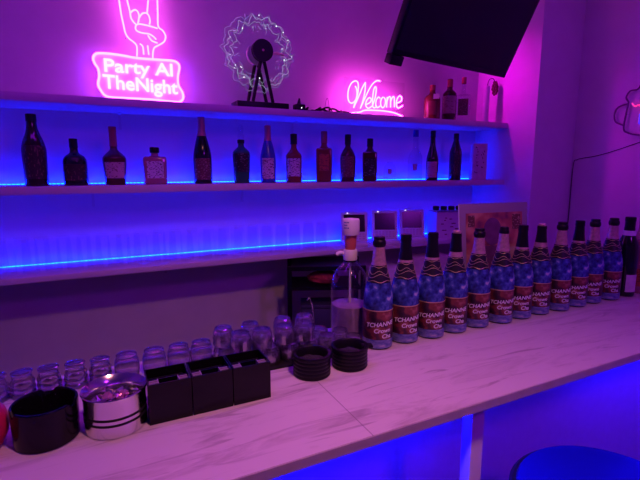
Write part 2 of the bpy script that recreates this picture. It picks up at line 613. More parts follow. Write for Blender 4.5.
def make_sparkling(kind):
    t = thing('sparkling_bottle', 'x', 'bottle')
    bm = lathe(bmesh.new(), capped(CH), 32)
    finish(bm, 'bottle_body', 'dark_glass', t)
    finish(shell(bmesh.new(), CH, .112, .196), 'blue_sleeve', 'sleeve', t)
    lab = finish(shell(bmesh.new(), CH, .030, .1115, .0006), 'front_label', 'red_label', t)
    lab['label'] = 'red and brown picture label'
    bm = bmesh.new()
    wrap_text(bm, 'TCHANNE', .0165, -.042, .065, .0435, .10)
    wrap_text(bm, 'Crown', .0165, -.020, .050, .0435, .06)
    wrap_text(bm, 'Cha', .0165, .002, .0355, .0435, .04)
    finish(bm, 'lettering', 'white_ink', lab, smooth=None)
    finish(shell(bmesh.new(), CH, .005, .0295), 'base_band', 'base_band', t)
    finish(shell(bmesh.new(), CH, .110, .1125, .0010), 'gold_band', 'gold_line', t)
    col = finish(shell(bmesh.new(), CH, .186, .232, .0012), 'collar_label', 'collar', t)
    bm = bmesh.new()
    def rad(z):
        return ring_section(CH, z, z + .0001, .0016)[0][0]
    for (zz, amp, ph, k) in ((.190, .0022, .3, 5), (.228, .0016, 1.2, 5), (.204, .0055, 0.0, 3), (.213, .0050, 2.2, 4)):
        path = []
        for i in range(64):
            a = 2 * PI * i / 64
            z = zz + amp * math.sin(k * a + ph)
            r = rad(z)
            path.append((r * math.cos(a), r * math.sin(a), z))
        tube(bm, path, .0007, 5, closed=True)
    finish(bm, 'gold_flourish', 'gold_line', col)
    if kind == 'gold':
        finish(shell(bmesh.new(), CH, .232, .288, .0012, th=.001), 'neck_foil', 'gold_foil', t)
        bm = lathe(bmesh.new(), [(0, .281), (.0150, .281), (.0178, .286), (.0182, .293), (.0170, .298), (.0152, .301), (.0156, .306), (.0145, .309), (0, .309)], 20)
        finish(bm, 'bottle_cap', 'black', t)
    elif kind == 'black':
        finish(shell(bmesh.new(), CH, .236, .290, .0012, th=.001), 'neck_foil', 'black', t)
        finish(shell(bmesh.new(), CH, .231, .238, .0014, th=.001), 'foil_edge', 'gold_foil', t)
        bm = lathe(bmesh.new(), [(0, .288), (.0146, .288), (.0156, .294), (.0150, .300), (.0156, .304), (.0145, .309), (0, .309)], 20)
        finish(bm, 'bottle_cap', 'black', t)
    elif kind == 'open':
        finish(shell(bmesh.new(), CH, .232, .290, .0012, th=.001), 'neck_foil', 'gold_foil', t)
        bm = lathe(bmesh.new(), [(0, .288), (.0150, .288), (.0156, .294), (.0150, .297), (.0138, .300), (.0138, .306), (.0120, .309), (0, .309)], 20)
        finish(bm, 'bottle_mouth', 'black', t)
    elif kind == 'goldtop':
        finish(shell(bmesh.new(), CH, .244, .290, .0012, th=.001), 'neck_foil', 'black', t)
        finish(shell(bmesh.new(), CH, .231, .246, .0014, th=.001), 'foil_edge', 'gold_foil', t)
        bm = lathe(bmesh.new(), [(0, .288), (.0146, .288), (.0154, .294), (.0148, .301), (0, .301)], 20)
        finish(bm, 'bottle_cap', 'black', t)
        bm = lathe(bmesh.new(), [(0, .301), (.0120, .301), (.0125, .305), (.0105, .309), (0, .309)], 16)
        finish(bm, 'cork', 'gold_foil', t)
    return t

SPX = [.673, .765, .857, .949, 1.045, 1.145, 1.236, 1.330, 1.428, 1.527, 1.618, 1.722]
KND = ['gold', 'black', 'black', 'goldtop', 'gold', 'open', 'black', 'goldtop', 'gold', 'black', 'gold', 'gold']
DSC = {'gold': 'rose gold foil neck and black cap', 'black': 'plain black neck and black cap', 'goldtop': 'black neck and gold foil edge', 'open': 'foil neck and small dark mouth'}
proto = {}
for i, (x, k) in enumerate(zip(SPX, KND)):
    lab = 'blue sparkling bottle, %s, %s from the pump bottle' % (DSC[k], ORD[i])
    y = .997 + .003 * math.sin(i * 2.1)
    rz = face_cam(x, y, .22 + .10 * math.sin(i * 1.7))
    if k not in proto:
        o = make_sparkling(k)
        o.location = (x, y, 1.0); o.rotation_euler = (0, 0, rz); o['label'] = lab
        o['group'] = 'blue sparkling bottles in a row on the counter'
        proto[k] = o
    else:
        dup(proto[k], (x, y, 1.0), rz, lab, 'blue sparkling bottles in a row on the counter')

# -- the two bottles at the right end
t = thing('wine_bottle', 'dark wine bottle with white neck band and label at the row\'s far right', 'bottle', (1.826, .994, 1.0), face_cam(1.826, .99, .75))
W1 = [(.030, 0), (.036, .002), (.038, .006), (.038, .10), (.038, .175), (.0365, .195), (.031, .215), (.0235, .232), (.0185, .248), (.0165, .270), (.0160, .290)]
finish(lathe(bmesh.new(), capped(W1), 28), 'bottle_body', 'dark_glass', t)
finish(shell(bmesh.new(), W1, .020, .088, .0006, 16, .60), 'front_label', 'white_label_plain', t)
finish(shell(bmesh.new(), W1, .238, .256, .0012, 28), 'neck_band', 'white', t)
bm = shell(bmesh.new(), W1, .257, .290, .0012, 24, th=.001)
lathe(bm, [(0, .289), (.0172, .289), (.0185, .295), (.0185, .304), (.0170, .308), (0, .308)], 20)
finish(bm, 'capsule', 'black', t)
t = thing('rose_bottle', 'pinkish bottle with rose foil neck cut by the photo\'s right edge', 'bottle', (1.925, .994, 1.0), face_cam(1.955, .99))
finish(lathe(bmesh.new(), capped(W1), 28), 'bottle_body', 'pink_liquor', t)
finish(shell(bmesh.new(), W1, .030, .100, .0006, 16, .95), 'front_label', 'orange_label', t)
bm = shell(bmesh.new(), W1, .225, .290, .0012, 24, th=.001)
lathe(bm, [(0, .289), (.0172, .289), (.0185, .295), (.0180, .303), (0, .305)], 20)
finish(bm, 'capsule', 'rose_capsule', t)

# -- bottles on the shelves
def shelf_bottle(name, label, x, z, prof, mat, parts, y=2.20, seg=28, square=None, group='liquor bottles in a row on the middle shelf', extra=0.0, cat='bottle'):
    """parts: list of (part name, material, z0, z1, half angle or None, grow)"""
    x += .012 if x < .6 else (0 if x < 1.3 else -.004)
    t = thing(name, label, cat, (x, y, z), face_cam(x, y, extra), group)
    bm = bmesh.new()
    if square is None:
        lathe(bm, capped(prof), seg)
    else:
        sx, sy, zs = square
        box(bm, -sx, sx, -sy, sy, 0, zs, bev=.010)
        lathe(bm, capped(prof), seg)
    finish(bm, 'bottle_body', mat, t)
    for (pn, pm, z0, z1, half, grow) in parts:
        bm = bmesh.new()
        if square is not None and half is not None and z1 <= square[2]:
            sx, sy, zs = square
            box(bm, -half, half, -sy - .0012, -sy - .0002, z0, z1)
        else:
            shell(bm, prof, z0, z1, grow, 20, half)
            if half is None and z1 >= prof[-1][1] - 1e-4:
                r = prof[-1][0] + grow
                lathe(bm, [(r, z1), (r * .92, z1 + .0015), (0, z1 + .0018)], 20)
        finish(bm, pn, pm, t)
    return t

ZS = 1.420
P_sake = spline_prof([(.036, 0), (.042, .004), (.043, .02), (.045, .12), (.044, .155), (.037, .185), (.027, .212), (.021, .235), (.0185, .262), (.0180, .290)], 3)
shelf_bottle('liquor_bottle', 'tall dark red sake bottle with gold print, leftmost on the middle shelf', -.243, ZS, P_sake, 'brown_glass',
             [('front_label', 'gold_print', .03, .165, .95, .0006), ('bottle_cap', 'black', .262, .290, None, .0012)])
P_squat = spline_prof([(.040, 0), (.046, .004), (.047, .03), (.047, .085), (.045, .108), (.036, .124), (.020, .136), (.0155, .150), (.015, .196)], 3)
shelf_bottle('liquor_bottle', 'squat black liquor bottle with short neck beside the tall dark red sake bottle', -.098, ZS, P_squat, 'dark_glass',
             [('front_label', 'gold_print', .022, .090, .95, .0006), ('bottle_cap', 'black', .160, .196, None, .0015)])
P_cognac = spline_prof([(.036, 0), (.041, .004), (.046, .06), (.0485, .105), (.046, .122), (.032, .138), (.0180, .152), (.0145, .170), (.0145, .252)], 3)
shelf_bottle('liquor_bottle', 'dark cognac bottle with long reddish neck capsule and cream label', .057, ZS, P_cognac, 'amber_dark',
             [('front_label', 'cream', .030, .100, .95, .0006), ('neck_capsule', 'red_capsule', .168, .252, None, .0015)])
P_sqn = [(.030, .125), (.016, .131), (.0145, .136), (.0145, .142)]
t = shelf_bottle('liquor_bottle', 'square clear bottle of rose liquor with white label and round black stopper', .227, ZS, P_sqn, 'pink_liquor',
             [('front_label', 'white_label', .028, .105, .036, .0006)], square=(.050, .030, .126))
bm = lathe(bmesh.new(), [(0, .143), (.019, .143), (.021, .147), (.021, .163), (.019, .168), (0, .168)], 20)
finish(bm, 'stopper', 'black', t)
P_champ = spline_prof([(.036, 0), (.042, .004), (.043, .03), (.043, .115), (.040, .150), (.030, .195), (.0195, .235), (.016, .262), (.0155, .312)], 3)
shelf_bottle('liquor_bottle', 'tall dark sparkling wine bottle with rose foil neck on the middle shelf', .444, ZS, P_champ, 'dark_glass',
             [('front_label', 'brown_label', .020, .120, .95, .0006), ('neck_foil', 'rose_capsule', .225, .312, None, .0015)])
P_green = spline_prof([(.034, 0), (.038, .004), (.041, .07), (.043, .135), (.040, .155), (.026, .170), (.0155, .182), (.0140, .200), (.0140, .212)], 3)
t = shelf_bottle('liquor_bottle', 'green liqueur bottle with dark label and clear ball stopper on the middle shelf', .648, ZS, P_green, 'green_liquor',
             [('front_label', 'black_label', .055, .145, .95, .0006), ('neck_collar', 'black', .196, .212, None, .0035)])
bm = lathe(bmesh.new(), [(0, .214), (.016, .214), (.017, .232), (.014, .240), (.0095, .243), (.0130, .252), (.0150, .266), (.0120, .280), (.006, .287), (0, .288)], 18)
finish(bm, 'glass_stopper', 'clear_tint', t)
P_bsake = spline_prof([(.034, 0), (.038, .004), (.039, .03), (.039, .120), (.035, .150), (.026, .190), (.0175, .218), (.015, .240), (.0148, .287)], 3)
shelf_bottle('liquor_bottle', 'blue sake bottle with rose foil neck and white brushwork label', .789, ZS, P_bsake, 'blue_glass',
             [('front_label', 'white_label', .020, .125, .85, .0006), ('neck_foil', 'rose_capsule', .212, .287, None, .0015)])
P_whis = spline_prof([(.036, 0), (.041, .004), (.0415, .03), (.0415, .125), (.042, .135), (.038, .147), (.022, .165), (.0155, .180), (.0145, .200), (.0145, .250)], 3)
shelf_bottle('liquor_bottle', 'amber whisky bottle with black cap and tall white label', .933, ZS, P_whis, 'amber',
             [('front_label', 'white_label', .032, .125, .90, .0006), ('bottle_cap', 'black', .198, .250, None, .0035)])
P_orn = [(.030, .180), (.018, .190), (.0155, .200), (.0155, .270)]
shelf_bottle('liquor_bottle', 'square amber bottle with brown capped neck and orange label', 1.112, ZS, P_orn, 'amber',
             [('front_label', 'orange_label', .060, .150, .026, .0006), ('neck_capsule', 'red_capsule', .210, .270, None, .0015)], square=(.043, .030, .182))
P_bour = spline_prof([(.034, 0), (.040, .004), (.0415, .04), (.0425, .120), (.040, .145), (.030, .168), (.0165, .190), (.0150, .205), (.0150, .258)], 3)
shelf_bottle('liquor_bottle', 'dark bourbon bottle with brown speckled label and slim black cap', 1.261, ZS, P_bour, 'amber_dark',
             [('front_label', 'brown_label', .025, .140, .95, .0006), ('bottle_cap', 'black_matte', .205, .258, None, .0020)])
P_jack = [(.030, .165), (.020, .178), (.0155, .188), (.0150, .240)]
shelf_bottle('liquor_bottle', 'square shouldered dark whiskey bottle with black label and black cap', 1.411, ZS, P_jack, 'amber_dark',
             [('front_label', 'black_label', .030, .130, .030, .0006), ('bottle_cap', 'black', .196, .240, None, .0025)], square=(.041, .033, .168))
# clear bottles
P_cs = [(.030, 0), (.034, .003), (.035, .010), (.035, .075), (.030, .090), (.017, .100), (.016, .112)]
t = shelf_bottle('clear_bottle', 'short clear empty bottle with faint rose mark on the middle shelf', 1.551, ZS, P_cs, 'clear_tint',
             [('front_mark', 'pink_label', .040, .070, .35, .0006)])
P_cl = spline_prof([(.036, 0), (.041, .004), (.042, .03), (.042, .130), (.038, .155), (.024, .178), (.0160, .195), (.0150, .270), (.0150, .300)], 3)
t = shelf_bottle('clear_bottle', 'tall clear bottle with pale blue neck band on the middle shelf', 1.736, ZS, P_cl, 'clear_tint',
             [('front_mark', 'pink_label', .060, .100, .30, .0006), ('bottle_cap', 'blue_glass', .262, .300, None, .0020)])
P_wine = spline_prof([(.032, 0), (.036, .004), (.0365, .03), (.0365, .115), (.033, .145), (.024, .182), (.0165, .215), (.0145, .245), (.0140, .300)], 3)
shelf_bottle('liquor_bottle', 'slim dark sake bottle with pale rose label on the lower half', 1.868, ZS, P_wine, 'dark_glass',
             [('front_label', 'pink_label', .018, .115, .95, .0006), ('bottle_cap', 'black', .262, .300, None, .0015)])
P_d2 = spline_prof([(.033, 0), (.037, .004), (.038, .03), (.038, .150), (.036, .180), (.026, .215), (.018, .240), (.0150, .258), (.0145, .290)], 3)
shelf_bottle('liquor_bottle', 'slim dark brown sake bottle beside the white handwritten card', 2.056, ZS, P_d2, 'brown_glass',
             [('front_label', 'gold_print', .030, .165, .60, .0006), ('bottle_cap', 'black', .255, .290, None, .0015)])
# the white box with brush marks
t = thing('sake_box', 'pale upright box with dark brush marks, rightmost on the middle shelf', 'box', (2.250, 2.20, ZS), face_cam(2.25, 2.2, .25))
finish(boxed(-.046, .046, -.035, .035, 0, .232, bev=.002), 'carton', 'wood_box', t)
bm = bmesh.new()
rnd = random.Random(3)
for cxk, zs in ((-.022, [.21, .185, .15, .12, .085, .05]), (.018, [.17, .15, .11, .085])):
    for z in zs:
        for q in range(3):
            x0, z0 = cxk + rnd.uniform(-.009, .009), z + rnd.uniform(-.008, .008)
            dx, dz = rnd.uniform(-.010, .010), rnd.uniform(-.010, .010)
            P = smooth_path([(x0, -.0355, z0), (x0 + dx * .5 + .002, -.0355, z0 + dz * .5), (x0 + dx, -.0355, z0 + dz)], 3)
            tube(bm, P, .0016, 5)
finish(bm, 'brush_marks', 'black_matte', t)

# top shelf bottles
ZT1 = 1.782
G3 = 'bottles at the right end of the top shelf'
P_A = [(.036, .130), (.020, .148), (.0160, .160), (.0155, .195)]
t = shelf_bottle('liquor_bottle', 'round shouldered amber whisky bottle with white neck tag on the top shelf', 1.850, ZT1, spline_prof([(.042, 0), (.047, .004), (.048, .03), (.048, .115), (.040, .140), (.022, .156), (.0165, .170), (.0160, .205)], 3), 'amber',
             [('front_label', 'red_capsule', .030, .110, .5, .0006), ('bottle_cap', 'red_capsule', .176, .205, None, .0018)], group=G3)
finish(boxed(.006, .040, -.056, -.0535, .120, .148), 'neck_tag', 'paper', t)
shelf_bottle('liquor_bottle', 'amber bottle with big pale rose label, middle one on the top shelf', 1.985, ZT1, spline_prof([(.036, 0), (.041, .004), (.042, .03), (.042, .150), (.036, .172), (.022, .186), (.0160, .198), (.0150, .250)], 3), 'amber_dark',
             [('front_label', 'pink_label', .045, .150, 1.1, .0006), ('bottle_cap', 'red_capsule', .205, .250, None, .0020)], group=G3)
P_C = [(.030, .165), (.016, .178), (.0130, .190), (.0125, .272)]
shelf_bottle('clear_bottle', 'tall clear square bottle with slim neck on the top shelf', 2.098, ZT1, P_C, 'clear_tint',
             [('front_label', 'brown_label', .040, .140, .030, .0006), ('bottle_cap', 'red_capsule', .235, .272, None, .0018)], square=(.044, .034, .168), group=G3)
# slim pale vase with a drooping dried flower
t = thing('slim_vase', 'slim pale tube vase holding a drooping dark dried flower near the pillar', 'vase', (2.285, 2.20, ZT1))
finish(lathe(bmesh.new(), [(0, 0), (.021, 0), (.022, .004), (.022, .235), (.019, .235), (.019, .010), (0, .010)], 20), 'vase_tube', 'white', t)
bm = bmesh.new()
tube(bm, smooth_path([(0, 0, .012), (.004, 0, .16), (.010, -.004, .262), (.040, -.010, .285), (.062, -.014, .262)], 5), .0022, 6)
finish(bm, 'flower_stem', 'black_matte', t)
bm = bmesh.new()
rnd = random.Random(5)
for i in range(26):
    z = .262 - .078 * i / 26
    a = i * 2.4
    rr = .013 * math.sin(PI * (i + 3) / 31) + .003
    ball(bm, (.062 + rr * math.cos(a), -.014 + rr * math.sin(a), z), .0075, 7, 5, (1, 1, 1.5))
finish(bm, 'flower_head', 'brown_label', t)

# ------------------------------------------------------------------ neon "party" sign
SIG = {'border': [(-0.186, 0.215), (-0.163, 0.224), (-0.091, 0.225), (-0.008, 0.219), (0.079, 0.221), (0.149, 0.223), (0.174, 0.213), (0.18, 0.193), (0.171, 0.152), (0.172, 0.111), (0.188, 0.082), (0.192, 0.056), (0.181, 0.038), (0.155, 0.032), (0.039, 0.036), (-0.057, 0.035), (-0.131, 0.034), (-0.158, 0.042), (-0.174, 0.065), (-0.182, 0.088), (-0.175, 0.122), (-0.177, 0.155), (-0.189, 0.177), (-0.194, 0.197)],
 'index_left': [(-0.076, 0.597), (-0.073, 0.534), (-0.071, 0.471), (-0.066, 0.407), (-0.059, 0.361), (-0.053, 0.324), (-0.04, 0.302), (-0.018, 0.286), (-0.007, 0.268), (-0.01, 0.226)],
 'index_right': [(-0.04, 0.595), (-0.039, 0.54), (-0.038, 0.476), (-0.028, 0.421), (-0.024, 0.389), (-0.004, 0.364)],
 'indextip': [(-0.076, 0.597), (-0.069, 0.623), (-0.056, 0.632), (-0.042, 0.62), (-0.04, 0.595)],
 'knuckle1': [(-0.026, 0.414), (-0.009, 0.429), (0.005, 0.424), (0.01, 0.403), (0.004, 0.374)],
 'knuckle2': [(0.011, 0.399), (0.025, 0.418), (0.042, 0.422), (0.053, 0.412), (0.057, 0.391), (0.053, 0.374)],
 'pinky_left': [(0.067, 0.586), (0.06, 0.529), (0.054, 0.481), (0.05, 0.452), (0.046, 0.423)],
 'pinkytip': [(0.067, 0.586), (0.074, 0.606), (0.087, 0.614), (0.098, 0.601), (0.099, 0.582)],
 'pinky_right': [(0.099, 0.582), (0.095, 0.497), (0.093, 0.43), (0.092, 0.372), (0.111, 0.355), (0.123, 0.332), (0.115, 0.306), (0.093, 0.289), (0.07, 0.274), (0.062, 0.251), (0.06, 0.226)],
 'thumb': [(0.089, 0.361), (0.049, 0.368), (0.006, 0.37), (-0.007, 0.358), (-0.005, 0.34), (0.018, 0.333), (0.047, 0.332), (0.065, 0.325), (0.08, 0.311)],
 'thumbcrease': [(0.044, 0.325), (0.059, 0.304), (0.085, 0.296)],
 'wrist1': [(0.006, 0.284), (0.019, 0.271), (0.02, 0.237)], 'wrist2': [(0.04, 0.28), (0.043, 0.239)]}
sx0, sy0, sz0 = .21, 2.33, 1.782
sg = thing('neon_sign', 'large pink neon sign of a horned hand over Party Al TheNight', 'neon sign', (sx0, sy0, sz0))
bm = bmesh.new()
tube(bm, smooth_path([(x, 0, z) for x, z in SIG['border']], 4, True), .0052, 8, closed=True)
finish(bm, 'border_tube', 'neon_pink', sg)
bm = bmesh.new()
for k, v in SIG.items():
    if k != 'border':
        tube(bm, smooth_path([(x, 0, z) for x, z in v], 4), .0038, 8)
finish(bm, 'hand_tube', 'neon_pink', sg)
def sign_text(bm, body, xl, xr, zl, zr, cap, weight):
    vs, fs = text_verts(body, 1.0, 0.0, 0.0, 'LEFT')
    x0 = min(v[0] for v in vs); x1 = max(v[0] for v in vs)
    ch = .70
    vs, fs = text_verts(body, 1.0, .03, weight, 'LEFT')
    out = []
    for (x, y, z) in vs:
        u = (x - x0) / (x1 - x0)
        out.append((xl + (xr - xl) * u, -z * .12, zl + (zr - zl) * u + y * cap / ch))
    return add_raw(bm, out, fs)
bm = bmesh.new()
sign_text(bm, 'Party Al', -.150, .146, .147, .152, .056, .018)
sign_text(bm, 'TheNight', -.160, .166, .074, .070, .060, .018)
finish(bm, 'lettering_tube', 'neon_pink_text', sg, smooth=None)
# backing board cut to the border's outline
bm = bmesh.new()
path = smooth_path([(x * 1.015, 0, z) for x, z in SIG['border']], 4, True)
A = [bm.verts.new((p.x, .010, p.z)) for p in path]
B = [bm.verts.new((p.x, .015, p.z)) for p in path]
bm.faces.new(A); bm.faces.new(B[::-1])
for i in range(len(A)):
    j = (i + 1) % len(A)
    bm.faces.new((A[i], B[i], B[j], A[j]))
finish(bm, 'backing_board', 'white', sg, smooth=None)
bm = bmesh.new()
for x, z in ((-.15, .20), (.15, .20), (-.14, .055), (.15, .055), (0, .06)):
    rod(bm, (x, .0155, z), (x, .0495, z), .005, 8)
for x, z in ((-.07, .45), (.09, .45), (-.05, .31)):
    rod(bm, (x, .004, z), (x, .0495, z), .003, 8)
finish(bm, 'wall_standoff', 'white', sg)
bm = bmesh.new()
for x in (-.172, .172):  # unseen strips added to throw blue light on the wall
    box(bm, x - .004, x + .004, .016, .024, .06, .20)
finish(bm, 'added_edge_glow', 'added_glow', sg, smooth=None)['label'] = 'added blue glowing strip, unseen behind the board edge'

# ------------------------------------------------------------------ "Welcome" neon
WEL = {'w': [(-0.169, 0.176), (-0.157, 0.152), (-0.159, 0.113), (-0.177, 0.086), (-0.2, 0.082), (-0.215, 0.104), (-0.214, 0.147), (-0.197, 0.186), (-0.172, 0.203), (-0.154, 0.199), (-0.148, 0.176), (-0.153, 0.128), (-0.169, 0.085), (-0.178, 0.055)], 'w2': [(-0.178, 0.055), (-0.144, 0.121), (-0.12, 0.172), (-0.101, 0.202)], 'w3': [(-0.101, 0.202), (-0.103, 0.152), (-0.117, 0.095), (-0.133, 0.054)], 'w4': [(-0.133, 0.054), (-0.106, 0.107), (-0.077, 0.161), (-0.052, 0.196), (-0.023, 0.217), (0.001, 0.216)], 'e': [(-0.093, 0.079), (-0.067, 0.092), (-0.059, 0.11), (-0.072, 0.118), (-0.089, 0.104), (-0.097, 0.079), (-0.088, 0.062), (-0.071, 0.06), (-0.05, 0.075)], 'l': [(-0.05, 0.075), (-0.032, 0.122), (-0.026, 0.172), (-0.035, 0.182), (-0.045, 0.156), (-0.05, 0.107), (-0.048, 0.072), (-0.036, 0.063), (-0.019, 0.075)], 'c': [(0.003, 0.119), (-0.009, 0.126), (-0.024, 0.108), (-0.027, 0.08), (-0.016, 0.065), (0.003, 0.076)], 'o': [(0.023, 0.129), (0.009, 0.111), (0.008, 0.082), (0.021, 0.067), (0.036, 0.08), (0.041, 0.109), (0.03, 0.128)], 'm1': [(0.049, 0.07), (0.053, 0.131)], 'm2': [(0.052, 0.106), (0.064, 0.131), (0.076, 0.128), (0.078, 0.072)], 'm3': [(0.079, 0.108), (0.091, 0.133), (0.103, 0.13), (0.106, 0.075)], 'e2': [(0.123, 0.1), (0.154, 0.114), (0.156, 0.136), (0.14, 0.142), (0.124, 0.122), (0.12, 0.089), (0.135, 0.072), (0.166, 0.088)], 'underline': [(-0.23, 0.022), (-0.176, 0.028), (-0.13, 0.035), (-0.105, 0.045), (-0.049, 0.049), (0.039, 0.049), (0.112, 0.041), (0.168, 0.024)]}
wl = thing('neon_sign', 'small pink neon sign reading Welcome in script, underlined, on the top shelf', 'neon sign', (1.52, 2.28, 1.782))
bm = bmesh.new()
for k, v in WEL.items():
    if k != 'underline':
        tube(bm, smooth_path([(x, 0, z) for x, z in v], 4), .0042, 8)
finish(bm, 'script_tube', 'neon_welcome', wl)
bm = tube(bmesh.new(), smooth_path([(x, 0, z) for x, z in WEL['underline']], 5), .0042, 8)
finish(bm, 'underline_tube', 'neon_welcome', wl)
finish(boxed(-.235, .185, .010, .014, .012, .222, bev=.001), 'clear_backing', 'acrylic', wl)
bm = bmesh.new()
for x in (-.18, .14):
    box(bm, x - .012, x + .012, -.02, .05, .0, .012, bev=.002)
finish(bm, 'stand_foot', 'acrylic', wl)

# ------------------------------------------------------------------ ferris wheel lamp
fw = thing('ferris_wheel_lamp', 'black tabletop wheel lamp with a clear sparkling ring on the top shelf', 'lamp', (.760, 2.22, 1.782))
finish(boxed(-.135, .135, -.055, .055, 0, .036, bev=.003), 'base_box', 'black', fw)
HZ = .278
for sgn, nm in ((-1, 'front'), (1, 'rear')):
    yy = sgn * .045
    for dx in (-.052, .052):
        finish(rod(bmesh.new(), (dx * .12, yy, HZ - .035), (dx, yy, .036), .0085, 10), 'leg', 'black', fw)
fh = finish(tube(bmesh.new(), [(0, -.060, HZ), (0, -.034, HZ)], .052, 28), 'front_hub', 'black', fw)
finish(tube(bmesh.new(), [(0, -.0625, HZ), (0, -.0605, HZ)], .006, 12), 'hub_mark', 'rose_capsule', fh)
finish(tube(bmesh.new(), [(0, .030, HZ), (0, .056, HZ)], .052, 28), 'rear_hub', 'white', fw)
finish(tube(bmesh.new(), [(0, -.0335, HZ), (0, .0295, HZ)], .010, 12), 'axle', 'black', fw)
# clear rotor with glowing scalloped outlines
bm = bmesh.new()
def scallop(R, amp, n, ph, y):
    pts = []
    for i in range(180):
        a = 2 * PI * i / 180
        r = R - amp * abs(math.sin(n * a / 2 + ph)) ** .8 * (1 + .45 * math.sin(3 * a + ph * 7)) + .006 * math.sin(31 * a + ph) * math.sin(7 * a)
        pts.append((r * math.cos(a), y, HZ + r * math.sin(a)))
    return pts
for R, amp, n, ph, y in ((.178, .026, 14, .2, -.006), (.150, .020, 14, .9, .006)):
    tube(bm, scallop(R, amp, n, ph, y), .0007, 4, closed=True)
finish(bm, 'ring_outline', 'fairy', fw)
bm = bmesh.new()
tube(bm, scallop(.192, .022, 14, .5, .016), .0007, 4, closed=True)
rnd = random.Random(11)
for i in range(90):
    a = rnd.uniform(0, 2 * PI)
    r0 = rnd.uniform(.10, .165); dr = rnd.uniform(-.02, .035); da = rnd.uniform(-.20, .20)
    P = [(r0 * math.cos(a), rnd.uniform(-.01, .014), HZ + r0 * math.sin(a)), ((r0 + dr) * math.cos(a + da), rnd.uniform(-.01, .014), HZ + (r0 + dr) * math.sin(a + da))]
    tube(bm, P, .0007, 4)
finish(bm, 'filaments', 'fairy_dim', fw)
bm = bmesh.new()
for i in range(20):
    a = rnd.uniform(0, 2 * PI); r0 = rnd.uniform(.118, .175)
    ball(bm, (r0 * math.cos(a), rnd.uniform(-.012, -.004), HZ + r0 * math.sin(a)), rnd.uniform(.0010, .0020), 6, 4, (1, 1, 1.6))
finish(bm, 'glints', 'fairy_glint', fw)
bm = tube(bmesh.new(), [(0, -.002, HZ), (0, .002, HZ)], .175, 56)
finish(bm, 'clear_disc', 'clear', fw)
bm = tube(bmesh.new(), smooth_path([(.052, -.020, HZ - .005), (.08, -.018, HZ + .003), (.105, -.018, HZ + .002), (.125, -.018, HZ - .002)], 4), [.0062] * 12 + [.0045], 8)
finish(bm, 'pointer', 'pale_orange', fw)

# tangled cable and adapter on the top shelf
cb = thing('power_adapter', 'black adapter with a tangle of cable beside the wheel lamp', 'adapter', (.965, 2.20, 1.782))
finish(boxed(-.028, .028, -.02, .02, 0, .040, bev=.004), 'adapter_block', 'black', cb)
bm = tube(bmesh.new(), [(0, 0, .040), (.002, 0, .072)], [.012, .004], 8)
finish(bm, 'plug', 'black', cb)
finish(ball(bmesh.new(), (.006, -.0205, .022), .0028), 'indicator_light', 'indicator', cb)
bm = bmesh.new()
rnd = random.Random(2)
pts = [(.028, 0, .01)]
for i in range(26):
    a = i * .75
    pts.append((.06 + .0105 * i + .022 * math.cos(a), .03 * math.sin(a), .006 + .012 * (0.5 + .5 * math.sin(a * 1.7))))
tube(bm, smooth_path(pts, 4), .0050, 6)
pts = [(.028, .01, .012)]
for i in range(22):
    a = i * .9 + 1
    pts.append((.05 + .0095 * i + .018 * math.cos(a), .026 * math.sin(a) - .006, .018 + .012 * math.sin(a * 1.3)))
tube(bm, smooth_path(pts, 4), .0050, 6)
tube(bm, smooth_path([(.15, .0, .02), (.155, .0, .055), (.165, 0, .085), (.175, 0, .055), (.18, 0, .012)], 4), .0009, 5)
finish(bm, 'cable', 'black', cb)

# ------------------------------------------------------------------ television
tv = thing('television', 'large black flat television tilted down, hung from the ceiling above the bar', 'television', (1.463, 1.60, 1.938), .17)
TIL = math.radians(26)
RT = Matrix.Rotation(TIL, 4, 'X')      # top leans towards the room
W2, HT = .394, .45
finish(boxed(-W2, W2, .0, .035, 0, HT, bev=.004, mtx=RT), 'casing', 'black', tv)
finish(boxed(-W2 + .012, W2 - .012, -.0012, -.0002, .022, HT - .012, mtx=RT), 'screen', 'screen', tv)
finish(boxed(-.22, .22, .036, .075, .05, .33, bev=.012, mtx=RT), 'back_housing', 'black_matte', tv)
finish(boxed(-W2 + .002, -W2 + .070, -.004, .034, -.038, -.0005, bev=.003, mtx=RT), 'speaker_foot', 'black', tv)
p = RT @ Vector((0, .085, .22))
bm = bmesh.new()
box(bm, -.10, .10, .076, .084, .12, .30, mtx=RT)
rod(bm, (0, p.y + .01, p.z - .02), (0, p.y + .08, p.z + .03), .014, 10)
finish(bm, 'tilt_bracket', 'black_matte', tv)
bm = rod(bmesh.new(), (0, p.y + .08, p.z), (0, p.y + .08, ZT - 1.938 - .012), .019, 14)
finish(bm, 'ceiling_pole', 'black_matte', tv)
bm = rod(bmesh.new(), (0, p.y + .08, ZT - 1.938 - .012), (0, p.y + .08, ZT - 1.938 - .0005), .06, 20)
finish(bm, 'ceiling_plate', 'black_matte', tv)

